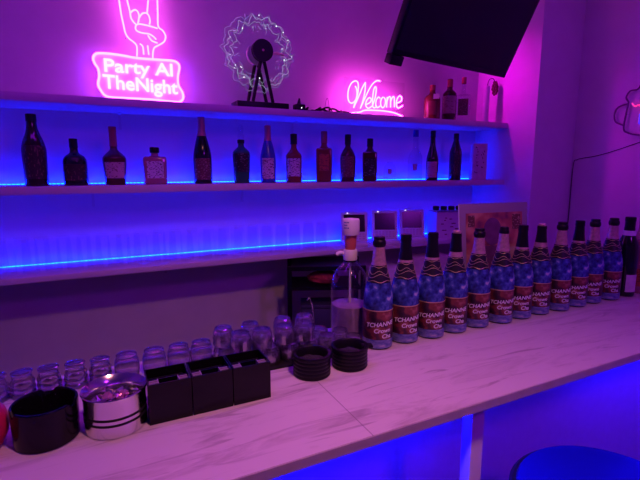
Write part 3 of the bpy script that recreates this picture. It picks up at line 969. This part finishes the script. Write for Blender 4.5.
# ------------------------------------------------------------------ beer mug neon on the right wall
mg = thing('mug_sign', 'beer mug outline neon sign, mostly unlit, on the right wall', 'neon sign', (XR - .018, 1.48, 1.70))
def yz(pts):
    return smooth_path([(0, y, z) for y, z in pts], 5)
bm = bmesh.new()
tube(bm, yz([(.096, .168), (.109, .030), (.085, -.004), (.018, -.021), (-.06, -.021), (-.100, -.004), (-.118, .030), (-.105, .168)]), .0048, 8)
finish(bm, 'mug_outline', 'unlit_tube', mg)
bm = tube(bmesh.new(), yz([(.101, .158), (.150, .146), (.168, .112), (.158, .064), (.112, .040)]), .0048, 8)
finish(bm, 'handle', 'unlit_tube', mg)
bm = tube(bmesh.new(), yz([(.096, .168), (.112, .196), (.094, .228), (.055, .232), (.03, .262), (-.02, .265), (-.05, .240), (-.095, .235), (-.12, .205), (-.105, .168)]), .0048, 8)
finish(bm, 'foam_outline', 'unlit_tube', mg)
bm = tube(bmesh.new(), yz([(.078, .160), (.060, .140), (.040, .146), (.02, .128), (-.02, .140), (-.06, .128), (-.09, .15)]), .0030, 8)
finish(bm, 'foam_line', 'mug_lit', mg)['label'] = 'glowing pink foam line'
bm = tube(bmesh.new(), yz([(.030, .095), (.028, .040)]), .004, 8)
tube(bm, yz([(-.03, .095), (-.03, .030)]), .004, 8)
finish(bm, 'bubble_line', 'mug_lit_blue', mg)
bm = bmesh.new()
for y, z in ((.10, .10), (-.105, .10), (.0, -.021)):
    rod(bm, (.002, y, z), (.0175, y, z), .003, 8)
finish(bm, 'wall_standoff', 'acrylic', mg)
wx = XR - .004 - (XR - .018)
pts = [(0, -.04, -.02), (wx, -.02, -.05), (wx, .02, -.06), (wx, .10, -.086), (wx, .18, -.110), (wx, .27, -.132), (wx, .345, -.142), (wx, .385, -.152), (wx, .406, -.18), (wx, .408, -.40), (wx, .408, -.69)]
finish(tube(bmesh.new(), smooth_path(pts, 5), .0022, 6), 'power_cord', 'black_matte', mg)

# ------------------------------------------------------------------ things on the counter
# red pot at the left edge
t = thing('red_pot', 'round pinkish red pot cut by the photo\'s left edge', 'pot', (-.226, .905, 1.0))
finish(lathe(bmesh.new(), [(0, 0), (.030, 0), (.042, .010), (.051, .030), (.053, .046), (.049, .066), (.038, .082), (.026, .090), (0, .092)], 28), 'pot_body', 'red_glaze', t)
finish(ball(bmesh.new(), (0, 0, .097), .008, 12, 8), 'knob', 'red_glaze', t)

# black ashtray
t = thing('ashtray', 'glossy black round ashtray with notched rim, leftmost on the counter', 'ashtray', (-.117, .898, 1.0), .2)
bm = lathe(bmesh.new(), [(0, 0), (.049, 0), (.053, .003), (.0545, .066), (.0545, .071), (.0530, .073), (.0500, .073), (.0485, .070), (.0470, .022), (.044, .018), (0, .018)], 40)
for v in bm.verts:
    if v.co.z > .069:
        a = math.atan2(v.co.y, v.co.x)
        for c in (PI / 2 - .25, -PI / 6 - .2, -5 * PI / 6 - .2):
            d = (a - c + PI) % (2 * PI) - PI
            if abs(d) < .11:
                v.co.z -= .009
finish(bm, 'bowl', 'black_gloss', t)
bm = bmesh.new()
rnd = random.Random(9)
for i in range(26):  # tiny metal beads stand in for glints of light inside the bowl
    a, r = rnd.uniform(0, 6.28), .038 * math.sqrt(rnd.random())
    ball(bm, (r * math.cos(a), r * math.sin(a), .0205), rnd.uniform(.001, .0022), 6, 4)
for i in range(30):
    a, z = rnd.uniform(0, 6.28), rnd.uniform(.024, .062)
    r = .0472 + (z - .022) * .03
    ball(bm, (r * math.cos(a), r * math.sin(a), z), rnd.uniform(.0006, .0014), 6, 4)
o = finish(bm, 'glint_specks', 'foil', t)

# chrome ashtray
t = thing('ashtray', 'polished steel round ashtray with flared rim and two black bands', 'ashtray', (-.001, .890, 1.0))
finish(lathe(bmesh.new(), [(0, 0), (.054, 0), (.0555, .002), (.0555, .064), (.0580, .074), (.0590, .0765), (.0580, .0785), (.0500, .0700), (.0460, .060), (.0455, .034), (0, .032)], 48), 'bowl', 'chrome', t)
bm = bmesh.new()
for z0, z1 in ((.024, .029), (.035, .040)):
    lathe(bm, [(.0556, z0), (.0563, z0 + .0005), (.0563, z1 - .0005), (.0556, z1)], 48)
finish(bm, 'black_band', 'black_matte', t)
bm = bmesh.new()
rnd = random.Random(4)
for i in range(7):
    a = i * .9 + .2
    r = .024 if i else 0
    bb = bmesh.new()
    bmesh.ops.create_icosphere(bb, subdivisions=2, radius=.012, matrix=Matrix.Translation((r * math.cos(a), r * math.sin(a), .046)))
    for v in bb.verts:
        v.co += Vector((rnd.uniform(-1, 1), rnd.uniform(-1, 1), rnd.uniform(-.6, 1.3))) * .006
    me = bpy.data.meshes.new('tmp'); bb.to_mesh(me); bb.free(); bm.from_mesh(me); bpy.data.meshes.remove(me)
finish(bm, 'crumpled_foil', 'foil', t, smooth=None)
bm = bmesh.new()
for cx_, cy_, cz_, r_ in ((-.012, .004, .056, .010), (.006, -.008, .056, .009), (.016, .010, .054, .008)):
    bb = bmesh.new()
    bmesh.ops.create_icosphere(bb, subdivisions=2, radius=r_, matrix=Matrix.Translation((cx_, cy_, cz_)))
    for v in bb.verts:
        v.co += Vector((rnd.uniform(-1, 1), rnd.uniform(-1, 1), rnd.uniform(-1, 1))) * .0035
    me = bpy.data.meshes.new('tmp'); bb.to_mesh(me); bb.free(); bm.from_mesh(me); bpy.data.meshes.remove(me)
finish(bm, 'crumpled_wrapper', 'wrapper', t, smooth=None)

# three black card boxes
def make_holder():
    t = thing('coaster_box', 'x', 'box')
    w, d, h, k = .0405, .038, .082, .0025
    bm = bmesh.new()
    box(bm, -w, w, -d, -d + k, 0, h)
    box(bm, -w, w, d - k, d, 0, h)
    box(bm, -w, -w + k, -d + k, d - k, 0, h)
    box(bm, w - k, w, -d + k, d - k, 0, h)
    box(bm, -w + k, w - k, -d + k, d - k, 0, .004)
    finish(bm, 'box_shell', 'black_gloss', t, smooth=None)
    bm = bmesh.new()
    box(bm, -w + k, w - k, -.004, -.0015, .004, h - .006)
    finish(bm, 'divider', 'black_gloss', t, smooth=None)
    for s in (-1, 1):
        bm = bmesh.new()
        for j in range(3):
            y0 = -d + .006 + j * .009
            box(bm, s * (w - .012) - .008, s * (w - .012) + .008, y0, y0 + .003, .004, h - .004)
        box(bm, s * (w - .021) - .0008, s * (w - .021) + .0008, -d + .004, -.005, .004, h - .004)
        finish(bm, 'slot_rail', 'rail', t, smooth=None)
    bm = bmesh.new()
    for j in range(12):
        y0 = .002 + j * .0026
        box(bm, -w + .006, w - .006, y0, y0 + .0016, .0045, h - .016 - .001 * (j % 3))
    finish(bm, 'card_stack', 'black_matte', t, smooth=None)
    return t
hb = make_holder()
hb.location = (.0965, .892, 1.0); hb['label'] = 'black open topped caddy box beside the steel ashtray'; hb['group'] = 'three black caddy boxes'
dup(hb, (.1795, .892, 1.0), 0, 'black open topped caddy box between the two others', 'three black caddy boxes')
dup(hb, (.2625, .892, 1.0), 0, 'black open topped caddy box in front of the glass cluster', 'three black caddy boxes')

# two ribbed black ashtrays
def ribbed(name, label, x, y, tab):
    t = thing(name, label, 'ashtray', (x, y, 1.0), 0, 'two ribbed black ashtrays')
    prof = [(0, 0), (.043, 0), (.045, .002)]
    z = .004
    while z < .044:
        prof += [(.0455, z), (.0440, z + .004), (.0455, z + .0075)]
        z += .009
    prof += [(.0470, .047), (.0475, .051), (.0465, .054), (.0400, .0545), (.0375, .051), (.0365, .030), (0, .028)]
    finish(lathe(bmesh.new(), prof, 40), 'bowl', 'black', t)
    bm = lathe(bmesh.new(), [(0, .0285), (.0355, .0285), (.0355, .032), (.02, .038), (0, .040)], 24)
    rnd = random.Random(int(x * 1000))
    for v in bm.verts:
        v.co.z += rnd.uniform(-.002, .002)
    finish(bm, 'ash_fill', 'ash', t)
    if tab:
        finish(boxed(.030, .058, -.012, .010, .0465, .0530, bev=.002, mtx=Matrix.Rotation(-.35, 4, 'Z')), 'rim_spout', 'black', t)
    return t
ribbed('ashtray', 'ribbed black round ashtray right of the black boxes', .432, .918, False)
ribbed('ashtray', 'ribbed black round ashtray with a jutting rim tab', .537, .918, True)

# black bar mat below the glasses
t = thing('bar_mat', 'thin black bar mat under the cluster of shot glasses', 'mat', (.385, 1.045, 1.0))
finish(boxed(-.18, .165, -.070, .070, 0, .005, bev=.001), 'mat_sheet', 'black_matte', t)

# ---- shot glasses
def glass_mesh(kind):
    if kind == 'ribbed':
        o = [(.0225, 0), (.0240, .002), (.0242, .008), (.0222, .0115), (.0242, .015), (.0244, .021), (.0222, .0245), (.0238, .028), (.0236, .034), (.0200, .039), (.0196, .046), (.0206, .052), (.0196, .055), (0, .055)]
        i = [(0, .046), (.0150, .045), (.0180, .036), (.0206, .020), (.0212, 0)]
        return lathe(bmesh.new(), spline_prof(o, 2) + i, 28, closed=True)
    o = [(.0245, 0), (.0262, .002), (.0278, .016), (.0280, .030), (.0268, .041), (.0236, .049), (.0226, .053), (.0214, .055), (0, .055)]
    i = [(0, .046), (.0150, .045), (.0222, .038), (.0256, .026), (.0255, .012), (.0232, 0)]
    if kind == 'round':
        return lathe(bmesh.new(), spline_prof(o, 2) + i, 28, closed=True)
    # low cut-glass tumbler with diamond facets
    o = [(.0235, 0), (.0250, .002), (.0258, .008), (.0262, .015), (.0262, .022), (.0258, .029), (.0246, .035), (.0222, .0405), (.0212, .0445), (.0204, .046), (0, .046)]
    i = [(0, .038), (.0150, .037), (.0205, .031), (.0236, .022), (.0236, .010), (.0222, 0)]
    bm = lathe(bmesh.new(), o + i, 16, closed=True)
    for v in bm.verts:
        r = math.hypot(v.co.x, v.co.y)
        if .004 < v.co.z < .038 and r > .0240:
            a = round((math.atan2(v.co.y, v.co.x) % (2 * PI)) / (2 * PI / 16))
            k = round(v.co.z / .007)
            f = .955 if (a + k) % 2 else 1.0
            v.co.x *= f; v.co.y *= f
    return bm
gl = {}
def shot(kind, x, y, z, label, group):
    if kind not in gl:
        o = finish(glass_mesh(kind), 'shot_glass', 'cut' if kind == 'cut' else 'shot', None, (x, y, z), smooth=(12 if kind == 'cut' else 50))
        gl[kind] = o
    else:
        o = gl[kind].copy(); COL.objects.link(o); o.location = (x, y, z)
    o.rotation_euler = (0, 0, random.uniform(0, 6))
    tag(o, label, 'shot glass', group)
    return o
G1 = 'single shot glasses in a line behind the ashtrays and boxes'
for x, k, l in ((-.228, 'ribbed', 'ribbed clear shot glass behind the red pot'), (-.180, 'ribbed', 'ribbed clear shot glass behind the left of the glossy black ashtray'), (-.130, 'ribbed', 'ribbed clear shot glass behind the right of the glossy black ashtray'),
                (-.078, 'ribbed', 'ribbed clear shot glass behind the gap between black and steel ashtrays'), (-.027, 'ribbed', 'ribbed clear shot glass directly behind the steel ashtray'), (.030, 'round', 'rounded clear shot glass behind the steel ashtray\'s right rim'),
                (.092, 'round', 'rounded clear shot glass behind the first black caddy box'), (.150, 'round', 'rounded clear shot glass behind the middle black caddy box'), (.206, 'round', 'rounded clear shot glass just left of the stacked cluster')):
    shot(k, x, 1.103, 1.0, l, G1)
G2 = 'shot glasses clustered on the black mat'
FX = [.250, .3045, .359, .4135, .468, .5225]
for i, x in enumerate(FX):
    shot('cut', x, 1.0135, 1.0052, 'cut glass shot glass in the mat cluster\'s bottom front row, %s from left' % ORD[i], G2)
    shot('cut', x + .004, 1.0680, 1.0052, 'cut glass shot glass in the mat cluster\'s bottom back row, %s from left' % ORD[i], G2)
G4 = 'shot glasses stacked on the cluster'
for i, x in enumerate((.254, .325, .415, .478)):
    shot('cut', x, 1.066, 1.0514, 'cut glass shot glass stacked at the back of the mat cluster, %s from left' % ORD[i], G4)
for i, x in enumerate((.284, .339, .398, .452)):
    shot('cut', x, 1.0125, 1.0514, 'cut glass shot glass stacked at the front of the mat cluster, %s from left' % ORD[i], G4)
shot('cut', .592, .990, 1.0, 'cut glass shot glass in front of the pump bottle', 'shot glasses before the pump bottle')
shot('cut', .580, 1.046, 1.0, 'cut glass shot glass squeezed between cluster and pump bottle', 'shot glasses before the pump bottle')
# bar spoon standing in the cluster
t = thing('bar_spoon', 'thin steel bar spoon standing in the shot glass cluster', 'spoon', (.497, 1.0405, 1.0053))
bm = tube(bmesh.new(), smooth_path([(0, 0, .004), (.002, .002, .06), (-.002, .006, .115), (-.010, .008, .142), (-.017, .008, .136)], 5), .0016, 6)
finish(bm, 'handle', 'chrome', t)
finish(ball(bmesh.new(), (0, 0, .004), .006, 10, 6, (1, .6, .6)), 'bowl', 'chrome', t)

# ---- pump dispenser bottle
t = thing('pump_bottle', 'big clear dispenser bottle with white pump head and red neck', 'bottle', (.645, 1.105, 1.0), face_cam(.645, 1.105))
PB = spline_prof([(.048, 0), (.054, .004), (.0565, .015), (.0565, .130), (.0545, .158), (.047, .186), (.032, .208), (.0195, .220), (.0165, .228)], 3)
inner = [(max(r - .0016, .001), z + (.002 if z < .01 else 0)) for r, z in PB][::-1]
finish(lathe(bmesh.new(), [(0, 0)] + PB + inner + [(0, inner[-1][1])], 40), 'bottle_body', 'clear_tint', t)
finish(lathe(bmesh.new(), capped([(.050, .004), (.0540, .016), (.0540, .095), (.052, .096)]), 36), 'liquid', 'liquid', t)
finish(rod(bmesh.new(), (0, 0, .098), (0, 0, .2275), .0035, 10), 'dip_tube', 'white', t)
bm = lathe(bmesh.new(), [(0, .228), (.0200, .228), (.0205, .231), (.0205, .256), (.0185, .259), (0, .259)], 28)
for i in range(1):
    pass
finish(bm, 'collar', 'white', t)
finish(lathe(bmesh.new(), [(.0170, .2235), (.0195, .2235), (.0195, .2278), (.0170, .2278)], 24, closed=True), 'neck_ring', 'black', t)
finish(lathe(bmesh.new(), [(0, .2595), (.0150, .2595), (.0165, .266), (.0180, .286), (.0180, .3015), (0, .3015)], 24), 'pump_neck', 'pump_red', t)
hd = finish(lathe(bmesh.new(), [(0, .302), (.0250, .302), (.0262, .304), (.0262, .344), (.0245, .348), (0, .349)], 28), 'pump_head', 'white', t)
bm = bmesh.new()
for k, (u0, n) in enumerate(((-.020, 4), (-.021, 3), (-.020, 4))):
    for q in range(n):
        a0 = (u0 + q * .0042) / .0262
        a1 = a0 + .0028 / .0262
        z = .338 - .008 * k
        vs = [bm.verts.new((.0266 * math.sin(a), -.0266 * math.cos(a), zz)) for a, zz in ((a0, z), (a1, z), (a1, z + .0035), (a0, z + .0035))]
        bm.faces.new(vs)
finish(bm, 'print_marks', 'blue_glass', hd, smooth=None)
bm = tube(bmesh.new(), smooth_path([(-.0185, 0, .245), (-.030, -.004, .249), (-.040, -.006, .243)], 4), .0055, 10)
finish(bm, 'spout', 'white', t)

# ------------------------------------------------------------------ glasses on the lowest shelf
TB = [(0, 0), (.0260, 0), (.0275, .002), (.0300, .060), (.0320, .138), (.0320, .140), (.0308, .140), (.0288, .060), (.0262, .012), (0, .010)]
TB = [(r, .140 - z) for r, z in TB]         # stored mouth down
base = None
ntb = 0
for row, (yy, off, n) in enumerate(((2.190, 0.0, 20), (2.268, .037, 20))):
    for i in range(n):
        x = -.440 + off + .0805 * i
        lab = 'upturned clear tumbler on the lowest shelf, %s from left in the %s row' % (ORD[i], ('front', 'back')[row])
        if base is None:
            o = finish(lathe(bmesh.new(), TB, 22), 'tumbler', 'tumbler', None, (x, yy, 1.0555), smooth=40)
            base = o
        else:
            o = base.copy(); COL.objects.link(o)
        o.location = (x + random.uniform(-.004, .004), yy + random.uniform(-.003, .003), 1.0555)
        tag(o, lab, 'glass', ('front row of upturned tumblers on the lowest shelf', 'back row of upturned tumblers on the lowest shelf')[row])

# ------------------------------------------------------------------ karaoke tablets
def make_tablet():
    t = thing('tablet_remote', 'x', 'tablet')
    RX = Matrix.Rotation(math.radians(-14), 4, 'X')
    finish(boxed(-.068, .068, -.062, .050, 0, .022, bev=.004), 'charging_dock', 'white', t)
    c = finish(boxed(-.078, .078, 0, .018, .023, .193, bev=.005, mtx=RX), 'casing', 'white', t)
    finish(boxed(-.061, .061, -.0015, -.0002, .078, .178, mtx=RX), 'screen', 'screen', c)
    bm = bmesh.new()
    for r in range(3):
        for k in range(6):
            x = -.058 + k * .0205
            box(bm, x, x + .015, -.0025, -.0002, .034 + r * .013, .042 + r * .013, mtx=RX)
    finish(bm, 'key_row', 'wood_box', c, smooth=None)
    b2 = bmesh.new()
    ball(b2, RX @ Vector((-.040, -.001, .187)), .0028)
    finish(b2, 'indicator_light', 'indicator', c)
    return t
tb = make_tablet()
GT = 'karaoke tablets in charging docks'
tb.location = (1.300, 2.175, 1.0555); tb.rotation_euler = (0, 0, -.38); tb['label'] = 'white framed tablet in a dock behind the pump bottle'; tb['group'] = GT
dup(tb, (1.510, 2.175, 1.0555), -.40, 'white framed tablet in a dock, middle one of three', GT)
dup(tb, (1.712, 2.175, 1.0555), -.42, 'white framed tablet in a dock, rightmost of three', GT)

# white box with dark-capped jars on the lowest shelf
t = thing('storage_box', 'pale open box holding dark capped jars right of the tablets', 'box', (2.015, 2.20, 1.0555), -.30)
bm = bmesh.new()
box(bm, -.11, .11, -.070, -.066, 0, .165); box(bm, -.11, .11, .066, .070, 0, .165)
box(bm, -.11, -.106, -.066, .066, 0, .165); box(bm, .106, .11, -.066, .066, 0, .165); box(bm, -.106, .106, -.066, .066, 0, .004)
finish(bm, 'carton', 'paper', t, smooth=None)
bm = bmesh.new()
rnd = random.Random(8)
for i in range(14):
    x, z = rnd.uniform(-.09, .07), rnd.uniform(.02, .13)
    box(bm, x, x + rnd.uniform(.01, .03), -.0712, -.0702, z, z + .006)
finish(bm, 'print_marks', 'brown_label', t, smooth=None)
for k in range(4):
    x = 1.940 + k * .050
    j = thing('jar', 'dark capped jar in the pale storage box, %s from left' % ORD[k], 'jar', (x, 2.215 - .016 * k + .02, 1.0600), 0, 'dark capped jars in the pale box')
    finish(lathe(bmesh.new(), [(0, 0), (.019, 0), (.021, .003), (.021, .150), (.015, .162), (.015, .168), (0, .168)], 18), 'jar_body', 'clear_tint', j)
    finish(lathe(bmesh.new(), [(0, .169), (.019, .169), (.020, .171), (.020, .190), (.018, .193), (0, .193)], 18), 'jar_cap', 'black', j)

# framed poster standing behind the bottles
t = thing('menu_stand', 'white framed poster with reddish picture standing behind the bottles', 'menu stand', (1.262, 1.112, 1.0), -.10)
LN = Matrix.Rotation(math.radians(-6), 4, 'X')
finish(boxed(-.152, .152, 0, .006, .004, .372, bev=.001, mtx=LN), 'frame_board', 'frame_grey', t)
finish(boxed(-.126, .126, -.0012, -.0002, .030, .338, mtx=LN), 'poster_print', 'poster_art', t)
bm = bmesh.new()
lathe(bm, [(0, -.0006), (.040, -.0006), (.040, .0006), (0, .0006)], 24)
bmesh.ops.transform(bm, matrix=LN @ Matrix.Translation((-.012, -.0022, .270)) @ Matrix.Rotation(PI / 2, 4, 'X') @ Matrix.Diagonal((1, 1.25, 1, 1)), verts=bm.verts)
box(bm, -.055, .03, -.0028, -.0014, .05, .22, mtx=LN)
finish(bm, 'printed_figure', 'poster_dark', t)
finish(boxed(.078, .116, -.0028, -.0014, .275, .330, mtx=LN), 'printed_panel', 'brown_label', t)
finish(boxed(-.118, -.090, -.0028, -.0014, .290, .330, mtx=LN), 'printed_panel', 'brown_label', t)
bm = tube(bmesh.new(), [LN @ Vector((-.1522, .003, .004)), LN @ Vector((-.1522, .003, .372))], .0022, 6)
finish(bm, 'clear_edge', 'white', t)
finish(boxed(-.10, .10, -.012, .052, 0, .004, bev=.001), 'stand_foot', 'acrylic', t)

# dark open rack under the lowest shelf
t = thing('bar_rack', 'dark metal open rack under the lowest shelf holding a red cloth', 'rack', (1.061, 2.089, 0), -.39)
for x in (-.19, .19):
    for y in (-.12, .12):
        finish(boxed(x - .012, x + .012, y - .012, y + .012, .0, 1.000), 'post', 'black', t)
for z in (.25, .58, .88):
    finish(boxed(-.178, .178, -.120, .120, z - .008, z + .008), 'rack_shelf', 'black', t)
finish(boxed(-.178, .178, -.132, .132, .978, 1.0), 'rack_top', 'black', t)
t = thing('folded_cloth', 'crumpled red cloth on the dark rack\'s top level', 'cloth', (1.030, 2.040, .8885), -.39)
bm = bmesh.new()
bmesh.ops.create_uvsphere(bm, u_segments=24, v_segments=14, radius=1.0, matrix=Matrix.Translation((0, 0, .036)) @ Matrix.Diagonal((.085, .045, .036, 1)))
rnd = random.Random(21)
for v in bm.verts:
    if v.co.z > .008:
        v.co += Vector((rnd.uniform(-1, 1), rnd.uniform(-1, 1), rnd.uniform(-1, 1))) * .006
    else:
        v.co.z = max(v.co.z, .0005)
finish(bm, 'cloth_bundle', 'red_cloth', t, smooth=60)
t = thing('storage_tin', 'dark tin on the dark rack\'s middle level', 'tin', (1.050, 2.085, .5885), -.39)
finish(boxed(-.12, .12, -.07, .07, 0, .17, bev=.006), 'tin_body', 'tin', t)
finish(boxed(-.123, .123, -.073, .073, .171, .192, bev=.004), 'lid', 'tin', t)

# low white cabinet under the shelf, right of the rack
t = thing('back_cabinet', 'low white cabinet under the lowest shelf behind the blue bottles', 'cabinet', (1.87, 2.20, 0))
finish(boxed(-.50, .50, -.17, .17, 0, .86, bev=.003), 'cabinet_body', 'panel', t)
for s in (-1, 1):
    d = finish(boxed(s * .248 - .238, s * .248 + .238, -.189, -.171, .06, .84, bev=.003), 'door', 'panel', t)
    finish(rod(bmesh.new(), (s * .05, -.1895, .62), (s * .05, -.215, .62), .012, 12), 'knob', 'chrome', d)
for k, (x, y, w, d, h, r, l) in enumerate(((1.50, 2.12, .10, .07, .06, .2, 'stack of papers on the low white cabinet beside the rack'), (1.80, 2.14, .13, .07, .10, -.15, 'pale carton on the middle of the low white cabinet'), (2.10, 2.13, .11, .07, .07, .1, 'flat pale carton on the low white cabinet near the pillar'))):
    o = finish(boxed(-w, w, -d, d, 0, h, bev=.002), 'carton', ('paper', 'wood_box', 'paper')[k], None, (x, y, .8605), rot=(0, 0, r))
    tag(o, l, 'box', 'cartons on the low white cabinet')

# ------------------------------------------------------------------ bar stool
t = thing('bar_stool', 'round blue bar stool with dark rim in front of the counter', 'stool', (.990, .500, 0))
finish(lathe(bmesh.new(), [(0, .690), (.212, .690), (.224, .700), (.225, .738), (.216, .746), (0, .7465)], 48), 'seat_rim', 'seat_dark', t)
finish(lathe(bmesh.new(), [(0, .747), (.205, .747), (.209, .750), (.205, .756), (.176, .760), (0, .763)], 48), 'seat', 'seat', t)
bm = bmesh.new()
N = 20
prof = []
for i in range(N + 1):
    a = math.radians(-78 + 66 * i / N)
    hh = .050 + .075 * math.sin(PI * i / N)
    prof.append((a, hh))
prev = None
for a, hh in prof:
    q = [bm.verts.new((r * math.cos(a), r * math.sin(a), z)) for r, z in ((.2255, .725), (.252, .725), (.252, .735 + hh), (.230, .735 + hh))]
    if prev:
        for i in range(4):
            j = (i + 1) % 4
            bm.faces.new((prev[i], prev[j], q[j], q[i]))
    else:
        bm.faces.new(q)
    prev = q
bm.faces.new(prev[::-1])
finish(bm, 'backrest', 'seat_dark', t)
finish(rod(bmesh.new(), (0, 0, .025), (0, 0, .690), .025, 16), 'stem', 'chrome', t)
finish(lathe(bmesh.new(), [(0, 0), (.20, 0), (.20, .006), (.06, .020), (.03, .026), (0, .026)], 40), 'foot_plate', 'chrome', t)
bm = bmesh.new()
tube(bm, [(.14 * math.cos(2 * PI * i / 32), .14 * math.sin(2 * PI * i / 32), .30) for i in range(32)], .009, 8, closed=True)
rod(bm, (.02, 0, .30), (.135, 0, .30), .007, 8); rod(bm, (-.02, 0, .30), (-.135, 0, .30), .007, 8)
finish(bm, 'foot_ring', 'chrome', t)

# ------------------------------------------------------------------ lamps of the room and one added fill light
def area(name, loc, target, size, col, power, sy=None, spread=None):
    l = bpy.data.lights.new(name, 'AREA')
    l.energy = power
    l.color = col
    l.shape = 'RECTANGLE' if sy else 'DISK'
    l.size = size
    if sy:
        l.size_y = sy
    if spread:
        l.spread = spread
    o = bpy.data.objects.new(name, l)
    COL.objects.link(o)
    o.location = loc
    o.rotation_euler = (Vector(target) - Vector(loc)).to_track_quat('-Z', 'Y').to_euler()
    return o
area('purple_ceiling_lamp', (.1, 1.15, 2.7), (.1, 1.15, 0), 1.6, (.34, .006, 1.0), 7.5, sy=.25)
area('purple_room_lamp', (1.2, -1.0, 2.65), (1.8, 1.0, 1.0), .45, (.45, .020, 1.0), 12)
area('pink_counter_lamp', (.40, .0, 2.7), (.45, .98, .75), .16, (1.0, .33, .36), 3.0, spread=math.radians(78))
area('added_magenta_fill', (1.72, 2.31, 2.50), (2.39, 2.10, 1.98), .12, (1.0, .0, .95), .6, spread=math.radians(52))  # unseen light added to brighten the pillar's left face

w = bpy.data.worlds.new('room_ambient')
S.world = w
w.use_nodes = True
w.node_tree.nodes['Background'].inputs[0].default_value = (.02, .003, .03, 1)
w.node_tree.nodes['Background'].inputs[1].default_value = 1.0
